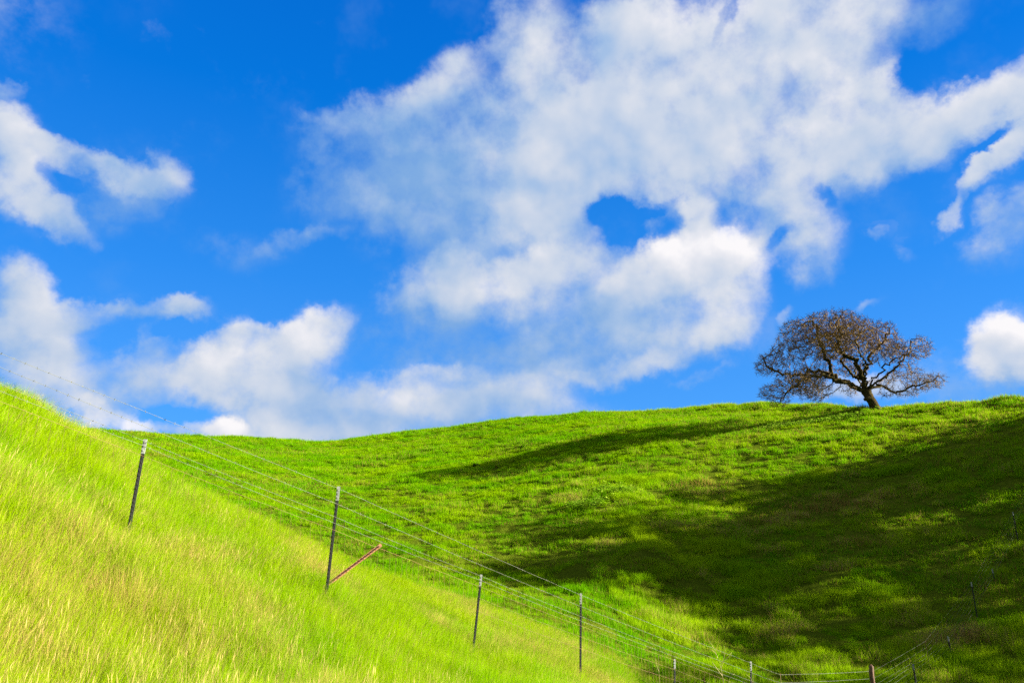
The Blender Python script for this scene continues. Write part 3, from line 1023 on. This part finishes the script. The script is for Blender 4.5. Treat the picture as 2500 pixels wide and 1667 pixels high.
def build_oak():
    P, par, lim, nt = grow_oak(5, 10000)
    n_ = len(P)
    kids = [[] for _ in range(n_)]
    for i in range(1, n_):
        kids[par[i]].append(i)
    e = 2.12
    area = np.zeros(n_)
    order = list(range(n_))[::-1]
    tips = .017 ** e
    # children always come after their parents
    for i in order:
        if not kids[i]:
            area[i] += tips
        if par[i] >= 0:
            area[par[i]] += area[i]
    rad = area ** (1 / e)
    rad = rad * (0.47 / rad[nt - 3])
    rad = np.maximum(rad, .013)
    for i in range(nt):           # trunk: flared foot
        rad[i] = .45 + .28 * max(0, 1 - i / 3.0) + (.06 if i > nt - 3 else 0)
    rs = np.random.default_rng(3)
    groups = {}

    def buf(k):
        return groups.setdefault(k, ([], []))
    # trunk
    v_, f_ = buf('trunk')
    chain_tube(P[:nt], rad[:nt], 16, v_, f_, .06, rs)
    chain_tube([zp(1262, 960, -.35), zp(1235, 968, -.42), zp(1208, 972, -.40), zp(1200, 968, -.38)], [.30, .24, .17, .06], 8, v_, f_, .1, rs)   # burl
    done = set(range(nt))
    # chains
    stack = []
    for i in range(nt):
        for c in kids[i]:
            if c >= nt:
                stack.append((i, c))
    while stack:
        a0, c = stack.pop()
        ch = [a0, c]
        own = lim[c]
        while True:
            ks = kids[ch[-1]]
            if not ks:
                break
            same = [k_ for k_ in ks if lim[k_] == own and own >= 0]
            best = same[0] if same else max(ks, key=lambda k_: area[k_])
            for k_ in ks:
                if k_ != best:
                    stack.append((ch[-1], k_))
            ch.append(best)
            if own >= 0 and lim[best] != own:
                own = lim[best]
        rr_ = [min(rad[i], rad[ch[1]] * 1.08) for i in ch]
        key = lim[c] if lim[c] >= 0 else 'crown'
        v_, f_ = buf(key)
        big = max(rr_)
        chain_tube([P[i] for i in ch], rr_, 10 if big > .15 else (6 if big > .06 else (4 if big > .03 else 3)), v_, f_, .07 if big > .1 else 0, rs)
    # twigs at the ends: short, kinked, spreading
    v_, f_ = buf('crown')
    for i in range(nt, n_):
        if rad[i] > .033:
            continue
        d0 = P[i] - P[par[i]]
        d0 = d0 / (np.linalg.norm(d0) + 1e-9)
        out = P[i] - np.array([-1.5, 0, 3.5])
        out = out / np.linalg.norm(out)
        for q_ in range(rs.integers(3, 6)):
            d1 = d0 * .5 + out * .35 + rs.normal(0, .65, 3)
            d1 = d1 / np.linalg.norm(d1)
            ln = rs.uniform(.22, .55)
            p1 = P[i] + d1 * ln * .5
            d2 = d1 + rs.normal(0, .5, 3)
            p2 = p1 + d2 / np.linalg.norm(d2) * ln * .5
            chain_tube([P[i], p1, p2], [.014, .012, .007], 3, v_, f_)
    return groups


b = NT('oak_bark')
tc = b.n('ShaderNodeTexCoord')
f1 = b.noise(tc.outputs['Object'], 3.0, 6, .65)
mp = b.n('ShaderNodeMapping')
b.l(tc.outputs['Object'], mp.inputs[0])
mp.inputs['Scale'].default_value = (7, 7, 1.4)
f2 = b.noise(mp.outputs[0], 2.0, 6, .7)
c = b.ramp(f1, [(.3, (.038, .030, .014)), (.5, (.066, .050, .020)), (.72, (.072, .072, .022))])
c = b.mix(b.ramp(f2, [(.35, (1, 1, 1)), (.6, (0, 0, 0))]), c, (.014, .011, .007))
p_ = b.n('ShaderNodeBsdfDiffuse')
b.l(c, p_.inputs[0])
bp = b.n('ShaderNodeBump')
bp.inputs['Strength'].default_value = .9
bp.inputs['Distance'].default_value = .12
b.l(f2, bp.inputs['Height'])
b.l(bp.outputs[0], p_.inputs['Normal'])
M_BARK = b.out(p_.outputs[0])
M_TWIG = simple_mat('oak_twig', [(.3, (.11, .058, .010)), (.55, (.15, .088, .013)), (.75, (.15, .10, .014))], 1.2, .9)

groups = build_oak()
tb = hit(2140, 1000)
oak = empty('oak_tree', (tb.x, tb.y, tb.z - .1), 'bare spreading oak with twisting limbs standing alone on the hill crest', 'tree')
oak_meshes = []
for key in sorted(groups, key=str):
    v_, f_ = groups[key]
    nm = 'trunk' if key == 'trunk' else ('crown' if key == 'crown' else 'limb')
    o = mesh_obj(nm, v_, f_, M_TWIG if nm == 'crown' else M_BARK, oak, smooth=(nm != 'crown'))
    oak_meshes.append(o)

# evergreen oaks up the slope to the right, past the edge of the view: their shade falls into the valley; two thin ones added to deepen it
def leaf_crown(seed, n_, size, mat, zlo=.38, droop=.35):
    r_ = np.random.default_rng(seed)
    lumps = []
    for i in range(26):
        a_ = r_.uniform(0, 2 * math.pi)
        q_ = math.sqrt(r_.uniform(0, 1)) * .78
        lumps.append((q_ * math.cos(a_), q_ * math.sin(a_), r_.uniform(zlo, 1.0) - droop * q_ * q_, r_.uniform(.2, .34)))
    C = np.array(lumps)
    k = r_.integers(0, len(C), n_)
    d = r_.normal(0, 1, (n_, 3))
    d /= np.linalg.norm(d, axis=1)[:, None]
    ctr = C[k, :3] + d * (C[k, 3] * r_.uniform(.45, 1, n_) ** .5)[:, None] * np.array([1, 1, .62])
    u = r_.normal(0, 1, (n_, 3))
    u /= np.linalg.norm(u, axis=1)[:, None]
    w_ = np.cross(u, d)
    w_ /= np.linalg.norm(w_, axis=1)[:, None] + 1e-9
    s_ = size * r_.uniform(.6, 1.3, (n_, 1))
    V_ = np.concatenate([ctr - u * s_, ctr + w_ * s_ * .55, ctr + u * s_, ctr - w_ * s_ * .55], 0)
    i = np.arange(n_)
    return mesh_np('crown', V_, np.stack([i, i + n_, i + 2 * n_, i + 3 * n_], 1), mat)


M_LEAF = leaf_mat('live_oak_leaf', (.035, .07, .008), (.06, .10, .012), (.06, .08, .012), .25)
bv, bf = [], []
chain_tube([(0, 0, -.1), (.01, 0, .1), (-.01, .01, .3), (.03, 0, .55)], [.05, .036, .03, .015], 9, bv, bf, .05, np.random.default_rng(2))
for i in range(6):
    a_ = i * 1.05 + .3
    chain_tube([(0, 0, .25 + .03 * i), (.2 * math.cos(a_), .2 * math.sin(a_), .45 + .03 * i), (.5 * math.cos(a_), .5 * math.sin(a_), .62)], [.02, .013, .005], 6, bv, bf)
lc = leaf_crown(9, 5200, .035, M_LEAF, .58, .2)
lc1 = leaf_crown(12, 4200, .035, M_LEAF)
lc2 = leaf_crown(10, 2500, .035, M_LEAF, .22, .2)
tm = None
for (tx, ty, hgt, wid, rz, me, lab) in [
        (57.0, 39.5, 16.0, 8.6, .3, lc, 'tallest evergreen oak beyond the right edge of the view'),
        (59.0, 45.8, 13.2, 8.8, 2.2, lc, 'middle evergreen oak beyond the right edge, left of the tallest'),
        (60.0, 52.0, 10.6, 7.4, 1.7, lc1, 'evergreen oak beyond the right edge, farthest up the slope'),
        (57.0, 31.5, 11.6, 7.6, 3.1, lc2, 'thin evergreen oak beyond the right edge, above the valley floor'),
        (51.0, 35.5, 7.4, 6.0, 5.2, lc2, 'smallest thin evergreen oak, added unseen beyond the right edge for shade, in front of the tallest'),
        (55.0, 24.0, 11.2, 7.4, 4.4, lc2, 'thin evergreen oak beyond the right edge, second nearest the camera'),
        (55.0, 16.5, 10.4, 6.4, 0.9, lc2, 'thin evergreen oak added unseen beyond the right edge for shade, nearest the camera')]:
    t_ = empty('evergreen_oak', (tx, ty, gh(tx, ty)), lab, 'tree', 'evergreen oaks past the right edge of the view')
    t_.rotation_euler.z = rz
    t_.scale = (wid, wid, hgt / 1.25)
    if tm is None:
        tm = mesh_obj('trunk', bv, bf, M_BARK, t_, True)
    else:
        o = tm.copy()
        link(o, t_)
    link(bpy.data.objects.new('crown', me), t_)

# ---------------------------------------------------------------- fences
M_POST = simple_mat('post_paint', [(.35, (.004, .005, .004)), (.6, (.006, .007, .005)), (.75, (.016, .008, .005))], 14, .9)  # dark paint, made darker still for the shade on its front
M_TIP = simple_mat('tip_paint', [(.3, (.13, .14, .13)), (.7, (.22, .23, .21))], 20, .8)
M_RUST = simple_mat('rust', [(.3, (.20, .075, .036)), (.55, (.29, .12, .06)), (.75, (.34, .17, .095))], 25, .85, 0, .3)
M_WOOD = simple_mat('weathered_wood', [(.3, (.045, .018, .007)), (.55, (.08, .034, .013)), (.75, (.11, .055, .025))], 9, .85, 0, .5)
M_WIRE = simple_mat('galvanised_wire', [(.3, (.065, .07, .04)), (.7, (.10, .105, .065))], 30, .7, 0)
M_SHADE_WIRE = simple_mat('shaded_wire', [(.3, (.03, .034, .02)), (.7, (.05, .055, .034))], 30, .8)  # plain wire for the far fence, its shade put into the colour
M_RWIRE = simple_mat('rusty_wire', [(.3, (.11, .06, .016)), (.7, (.17, .095, .026))], 30, .8)


def box(verts, faces, o, ex, ey, ez, x0, x1, y0, y1, z0, z1):
    b0 = len(verts)
    for z in (z0, z1):
        for (x, y) in ((x0, y0), (x1, y0), (x1, y1), (x0, y1)):
            verts.append(o + ex * x + ey * y + ez * z)
    for f in ((0, 3, 2, 1), (4, 5, 6, 7), (0, 1, 5, 4), (1, 2, 6, 5), (2, 3, 7, 6), (3, 0, 4, 7)):
        faces.append(tuple(b0 + k for k in f))


def frame_of(base, top, face):
    ez = (top - base).normalized()
    ex = ez.cross(face).normalized()
    ey = ez.cross(ex).normalized()
    return ex, ey, ez


def tee_post(parent, base, top, face, mat, tip_len=.2, tip=True, studs=True, name='post', wid=.021):
    """steel T section: flange, web and a row of studs; white painted tip"""
    ex, ey, ez = frame_of(base, top, face)
    H = (top - base).length
    tl = tip_len if tip else 0.0
    v_, f_ = [], []
    box(v_, f_, base, ex, ey, ez, -wid, wid, -.004, .004, 0, H - tl)
    box(v_, f_, base, ex, ey, ez, -.005, .005, .0045, .040, 0, H - tl)
    if studs:
        k = 0.25
        while k < H - tl - .03:
            box(v_, f_, base, ex, ey, ez, -.008, .008, -.014, -.0045, k, k + .022)
            k += .055
    o = mesh_obj(name, v_, f_, mat, parent)
    if tip:
        v_, f_ = [], []
        box(v_, f_, base, ex, ey, ez, -wid - .001, wid + .001, -.0055, .0055, H - tl + .001, H)
        box(v_, f_, base, ex, ey, ez, -.006, .006, .0065, .041, H - tl + .001, H)
        for k in range(3):
            zz = H - tl + .03 + k * .055
            box(v_, f_, base, ex, ey, ez, -.009, .009, -.015, -.006, zz, zz + .022)
        mesh_obj('painted_tip', v_, f_, M_TIP, o)
    return o


def on_ray(px, py, D):
    d = ray(px, py) * D
    return Vector((d.x, d.y, d.z + CZ))


def post_ends(top_px, base_px, D):
    t = on_ray(*top_px, D)
    bd = on_ray(*base_px, D - .259 * 1.2)
    # follow the seen lean down to the ground and half a metre into it
    ax = (bd - t).normalized()
    q_ = t.copy()
    for k in range(400):
        q_ = q_ + ax * .01
        if q_.z < gh(q_.x, q_.y):
            break
    return t, q_ + ax * .45, (q_ - t).length


def wire(parent, pts, rad, mat, barbs=False, sag=.012, name='wire'):
    v_, f_ = [], []
    r_ = np.random.default_rng(len(pts) * 31 + int(pts[0].z * 1000) % 997)
    for a0, a1 in zip(pts[:-1], pts[1:]):
        ln = (a1 - a0).length
        n_ = max(6, int(ln / .35))
        seg = []
        for k in range(n_ + 1):
            t = k / n_
            p = a0.lerp(a1, t)
            p.z -= sag * 4 * t * (1 - t)
            seg.append(p + Vector(r_.normal(0, .0018, 3)))
        seg[0], seg[-1] = a0, a1
        chain_tube(seg, [rad] * len(seg), 5, v_, f_)
        if barbs:
            d = (a1 - a0).normalized()
            k = .08
            while k < ln - .05:
                t = k / ln
                p = a0.lerp(a1, t)
                p.z -= sag * 4 * t * (1 - t)
                for s_ in range(2):
                    w_ = Vector(r_.normal(0, 1, 3))
                    w_ = (w_ - d * w_.dot(d)).normalized() * .018 + d * r_.normal(0, .004)
                    chain_tube([p - w_, p, p + w_], [.001, .0032, .001], 3, v_, f_)
                k += .125
    return mesh_obj(name, v_, f_, mat, parent)


fence = empty('wire_fence', (on_ray(1417, 1640, 14.3).x, on_ray(1417, 1640, 14.3).y, gh(1.4, 15.1)),
              'steel post and barbed wire fence running down the near slope with rusty mesh below', 'fence')
bx_, by_, bz_ = fence.location


def local(v):
    return Vector((v.x - bx_, v.y - by_, v.z - bz_))


FACE = Vector((.15, -.98, 0)).normalized()
# the end post up the slope stands out of view, in line with the next two
p2t = on_ray(827, 1187, 10.4)
pl = on_ray(0, 853, 8.0)
dirn = (pl - p2t)
p0t = p2t + dirn * 1.374
POSTS = []
for key, tp, bpx, D, tall in [('p1', (355, 1072), (322, 1250), 9.15, 0), ('p2', (827, 1187), (800, 1420), 10.4, 1), ('p3', (1175, 1402), (1158, 1562), 13.3, 0),
                              ('p4', (1418, 1448), (1417, 1652), 14.3, 1), ('p5', (1647, 1608), (1647, 1700), 16.7, 0), ('p6', (1833, 1614), (1835, 1720), 17.5, 1)]:
    t, q_, ln = post_ends(tp, bpx, D)
    POSTS.append((key, t, q_, ln, tall))
gz = gh(p0t.x, p0t.y)
POSTS.insert(0, ('p0', p0t, Vector((p0t.x - .05, p0t.y, gz - .45)), p0t.z - gz, 1))
att = {}
for key, t, q_, ln, tall in POSTS:
    o = tee_post(fence, local(q_), local(t), FACE, M_POST, .2 if key != 'p1' else .185)
    ax = (q_ - t).normalized()
    off = -FACE * -.02
    if tall:
        hs_ = {'A': .03, 'B': .245, 'C': .43, 'D': .515, 'E': .61}
        if key == 'p0':
            hs_ = {'A': .03, 'B': .15, 'C': .32, 'D': .40, 'E': .50}
    elif key == 'p5':
        hs_ = {'E': .02}
    else:
        hs_ = {'C': .025, 'D': .085 if key == 'p1' else .10, 'E': .21}
    if key in ('p3', 'p4', 'p5', 'p6'):
        hs_.update({'F': hs_['E'] + .2, 'G': hs_['E'] + .42})
    for k, h_ in hs_.items():
        if h_ < ln - .03:
            att[(key, k)] = t + ax * h_ + off

# a light wire stay and the round timber corner post at the foot of the slope
stay_t = on_ray(1905, 1646, 18.4)
sg = gh(stay_t.x, stay_t.y)
v_, f_ = [], []
chain_tube([local(Vector((stay_t.x + .01, stay_t.y, sg - .2))), local(Vector((stay_t.x, stay_t.y, (sg + stay_t.z) / 2))), local(stay_t + Vector((0, 0, .03)))], [.007] * 3, 6, v_, f_)
mesh_obj('wire_stay', v_, f_, M_RWIRE, fence)
for k, dz in (('A', 0), ('B', .19), ('C', .36), ('D', .47), ('E', .6), ('F', .8), ('G', 1.0)):
    att[('st', k)] = stay_t - Vector((0, 0, dz))
wt = on_ray(2125, 1624, 20.0)
wg = gh(wt.x, wt.y)
v_, f_ = [], []
rs_ = np.random.default_rng(4)
hp = [wg - .5, wg, wg + .35, (wg + wt.z) / 2, wt.z - .25, wt.z - .02, wt.z]
chain_tube([local(Vector((wt.x + .02 * (i % 2), wt.y, z_))) for i, z_ in enumerate(hp)], [.068, .066, .064, .063, .062, .06, .05], 12, v_, f_, .04, rs_)
corner = mesh_obj('corner_post', v_, f_, M_WOOD, fence, True)
corner['label'] = 'reddish round timber corner post'
for k, dz in (('A', .14), ('B', .33), ('C', .5), ('D', .62), ('E', .75), ('F', .92), ('G', 1.1)):
    if wt.z - dz > wg:
        att[('w', k)] = Vector((wt.x - .06, wt.y - .03, wt.z - dz))

ORD = ['p0', 'p1', 'p2', 'p3', 'p4', 'p5', 'p6', 'st', 'w']
for k in 'ABCDEFGHI':
    pts = [local(att[(o_, k)]) for o_ in ORD if (o_, k) in att]
    if len(pts) < 2:
        continue
    rusty = k in 'EFGHI'
    wire(fence, pts, .0021 if not rusty else .0020, M_RWIRE if rusty else M_WIRE, barbs=not rusty)
# upright stays of the woven mesh, one joined part: too thin to tell apart singly
v_, f_ = [], []
rs_ = np.random.default_rng(8)
seq = [o_ for o_ in ORD if (o_, 'E') in att]
for o0, o1 in zip(seq[:-1], seq[1:]):
    e0, e1 = att[(o0, 'E')], att[(o1, 'E')]
    ln = (e1 - e0).length
    k = .1
    while k < ln - .05:
        p = e0.lerp(e1, k / ln)
        p.z -= .012 * 4 * (k / ln) * (1 - k / ln)
        g_ = gh(p.x, p.y)
        dz = min(.62 if o0 in ('p3', 'p4', 'p5', 'p6', 'st') else .3, max(.15, p.z - g_))
        pts = [p] + [p - Vector((rs_.normal(0, .006), rs_.normal(0, .006), dz * f)) for f in (.25, .5, .75, 1)]
        chain_tube([local(q_) for q_ in pts], [.0017] * 5, 3, v_, f_)
        k += .152
tag(mesh_obj('woven_mesh', v_, f_, M_RWIRE, fence), kind='stuff')

# the second fence climbs the far side from the corner post
fence2 = empty('wire_fence', (wt.x + 4, wt.y + 6, gh(wt.x + 4, wt.y + 6)),
               'shaded wire fence climbing the far slope at the right from the timber corner post', 'fence')
bx_, by_, bz_ = fence2.location
F2 = Vector((.75, -.66, 0)).normalized()
att2 = {('w', k): Vector((wt.x + .06, wt.y + .02, att[('w', k)].z)) for k in 'ABCDEFG' if ('w', k) in att}
for key, tp, D, tall, seen in [('r1', (2230, 1620), 25.0, 0, 1), ('rk', (2259, 1562), 27.0, 1, 0), ('r2', (2315, 1552), 28.5, 0, 1), ('r3', (2372, 1420), 33.0, 1, 1),
                               ('r4', (2423, 1388), 36.0, 0, 1), ('r5', (2473, 1249), 40.0, 1, 1), ('r6', (2530, 1190), 45.0, 1, 1)]:
    t = on_ray(*tp, D)
    g_ = gh(t.x, t.y)
    if t.z - g_ < .55:
        t = Vector((t.x, t.y, g_ + .7))
    q_ = Vector((t.x + .03, t.y, g_ - .4))
    if seen:
        tee_post(fence2, local(q_), local(t), F2, M_POST, .2, wid=.024)
    else:
        v_, f_ = [], []
        chain_tube([local(q_), local(t)], [.008, .008], 6, v_, f_)
        mesh_obj('wire_stay', v_, f_, M_RWIRE, fence2)
    hs_ = {'A': .03, 'B': .25, 'C': .45, 'D': .58, 'E': .72, 'F': .92, 'G': 1.12} if tall else {'D': .03, 'E': .17, 'F': .37, 'G': .57}
    for k, h_ in hs_.items():
        if t.z - h_ > g_ + .05:
            att2[(key, k)] = Vector((t.x - .02, t.y - .02, t.z - h_))
for k in 'ABCDEFG':
    pts = [local(att2[(o_, k)]) for o_ in ('w', 'r1', 'rk', 'r2', 'r3', 'r4', 'r5', 'r6') if (o_, k) in att2]
    if len(pts) > 1:
        wire(fence2, pts, .0019, M_SHADE_WIRE, barbs=False, sag=.02)

# rusty stake leaning out of the ground beside the second post
sb, st_ = on_ray(803, 1424, 10.35), on_ray(931, 1329, 10.6)
ax = (st_ - sb).normalized()
sb2 = sb - ax * .35
stake = empty('leaning_stake', (sb.x, sb.y, sb.z), 'rusty perforated steel stake leaning right at the foot of a fence post', 'stake')
bx_, by_, bz_ = stake.location
ex, ey, ez = frame_of(local(sb2), local(st_), Vector((.45, -.85, .05)))
H = (st_ - sb2).length
v_, f_ = [], []
box(v_, f_, local(sb2), ex, ey, ez, -.024, .024, -.004, .004, 0, H)
box(v_, f_, local(sb2), ex, ey, ez, -.005, .005, .0045, .035, 0, H)
mesh_obj('flange', v_, f_, M_RUST, stake)
v_, f_ = [], []
k = .38
while k < H - .03:
    box(v_, f_, local(sb2), ex, ey, ez, -.009, .009, -.016, -.0045, k, k + .024)
    k += .054
M_DRUST = simple_mat('dark_rust', [(.3, (.035, .016, .01)), (.7, (.07, .03, .018))], 20, .9)
tag(mesh_obj('stud_row', v_, f_, M_DRUST, stake), kind='stuff')

# ---------------------------------------------------------------- weeds and shrubs
def stalk_weed(name, stems, D, label, rad=.006):
    base = on_ray(*stems[0][0], D)
    t_ = empty(name, (base.x, base.y, gh(base.x, base.y)), label, 'weed')
    o_ = t_.location
    for si, st in enumerate(stems):
        pts = []
        for j, (px, py) in enumerate(st):
            p = on_ray(px, py, D + .05 * ((si * 7) % 5 - 2))
            pts.append(p - o_)
        if si == 0 or st[0] == stems[0][0]:
            pts[0] = Vector((pts[0].x, pts[0].y, -.05)) if pts[0].z > 0 else pts[0]
        pts = smooth_path(pts, .06)
        v_, f_ = [], []
        chain_tube(pts, [rad * (1 - .65 * i / len(pts)) for i in range(len(pts))], 5, v_, f_)
        mesh_obj('stem', v_, f_, M_STALK, t_, True)


M_STALK = simple_mat('dry_stalk', [(.3, (.20, .16, .05)), (.7, (.33, .27, .10))], 12, .8)
stalk_weed('dry_weed', [[(1772, 1690), (1764, 1650), (1752, 1605), (1742, 1580), (1732, 1564)], [(1752, 1605), (1746, 1592), (1733, 1584)],
                        [(1760, 1632), (1766, 1610), (1770, 1588), (1768, 1576)], [(1764, 1650), (1748, 1628), (1738, 1614)],
                        [(1772, 1690), (1780, 1660), (1793, 1644)], [(1757, 1620), (1775, 1606), (1786, 1592)]], 14.6,
           'pale branching dry weed standing in front of the wires at bottom centre right')
stalk_weed('dry_weed', [[(1610, 1690), (1609, 1640), (1608, 1600)], [(1609, 1640), (1603, 1622), (1601, 1606)]], 15.6,
           'single thin dry stalk standing between two fence posts', .005)
stalk_weed('dry_weed', [[(1846, 1700), (1838, 1670), (1822, 1644)], [(1838, 1670), (1840, 1655), (1838, 1640)]], 16.0,
           'short dry stalk bent left at the foot of the last slope post', .005)

M_SHRUB = leaf_mat('dark_leaf', (.012, .026, .004), (.02, .036, .006), (.02, .03, .006), .1)
M_BROAD = leaf_mat('broad_leaf', (.08, .21, .006), (.18, .30, .015), (.22, .30, .03), .3)


def shrub(px, py, w_, h_, seed, label, n_=420):
    p = hit(px, py)
    t_ = empty('low_shrub', (p.x, p.y, p.z), label, 'shrub', 'dark low shrubs on the hillside')
    me = leaf_crown(seed, n_, .12, M_SHRUB)
    o = link(bpy.data.objects.new('crown', me), t_)
    o.scale = (w_, w_ * .8, h_)
    o.location.z = -.3 * h_
    v_, f_ = [], []
    for i in range(4):
        a_ = i * 1.6
        chain_tube([(0, 0, -.05), (.2 * w_ * math.cos(a_), .2 * w_ * math.sin(a_), h_ * .5)], [.014, .006], 5, v_, f_)
    mesh_obj('stem', v_, f_, M_BARK, t_)


shrub(1160, 1141, .46, .62, 31, 'largest dark low shrub at the left tip of the oak shadow')
shrub(1256, 1128, .26, .34, 32, 'small dark shrub inside the oak shadow right of the tip', 200)
shrub(1212, 1134, .22, .26, 33, 'tiny dark shrub between two others inside the oak shadow', 160)


def broad_tuft(seed):
    r_ = np.random.default_rng(seed)
    vs, fs, bl = [], [], []
    for k in range(16):
        a_ = r_.uniform(0, 6.28)
        rr_ = .16 * math.sqrt(r_.uniform())
        c_ = Vector((rr_ * math.cos(a_), rr_ * math.sin(a_), r_.uniform(.03, .26)))
        u_ = Vector((math.cos(a_), math.sin(a_), r_.uniform(-.3, .6))).normalized() * r_.uniform(.03, .06)
        w_ = Vector((-math.sin(a_), math.cos(a_), r_.normal(0, .3))).normalized() * r_.uniform(.02, .04)
        e_ = len(vs)
        vs += [c_ - u_, c_ + w_, c_ + u_, c_ - w_]
        bl += [r_.uniform(.02, 1)] * 4
        fs.append((e_, e_ + 1, e_ + 2, e_ + 3))
    me = bpy.data.meshes.new('broad_leaf_tuft')
    me.from_pydata([tuple(v) for v in vs], [], fs)
    me.attributes.new('blade', 'FLOAT', 'POINT').data.foreach_set('value', np.array(bl, np.float32))
    me.materials.append(M_BROAD)
    return bpy.data.objects.new('broad_leaf_tuft', me)


bp_ = []
for (px, py, wx, wy, n_) in [(1985, 1032, 4.2, 2.0, 420), (2060, 1024, 2.5, 1.2, 160), (1900, 1045, 2.2, 1.0, 120), (1485, 1203, 2.0, 1.2, 140), (1440, 1235, 1.6, .8, 70), (1530, 1208, 1.2, .7, 50)]:
    c_ = hit(px, py)
    bp_.append(np.stack([rng.normal(c_.x, wx * .5, n_), rng.normal(c_.y, wy * .5, n_)], 1))
bp_ = np.vstack(bp_)
n = len(bp_)
sc_ = rng.uniform(1.0, 2.2, n)
scatter('broadleaf_weeds', [broad_tuft(400 + i) for i in range(5)], np.column_stack([bp_, height(bp_[:, 0], bp_[:, 1])]), rng.integers(0, 5, n),
        np.stack([rng.normal(0, .2, n), rng.normal(0, .2, n), rng.uniform(-3.1, 3.1, n)], 1), np.stack([sc_, sc_, sc_], 1),
        {'dry': rng.uniform(0, .4, n), 'var': rng.uniform(0, 1, n)}, 'patches of glossy broadleaf weeds on the hill below the oak', 'weeds')
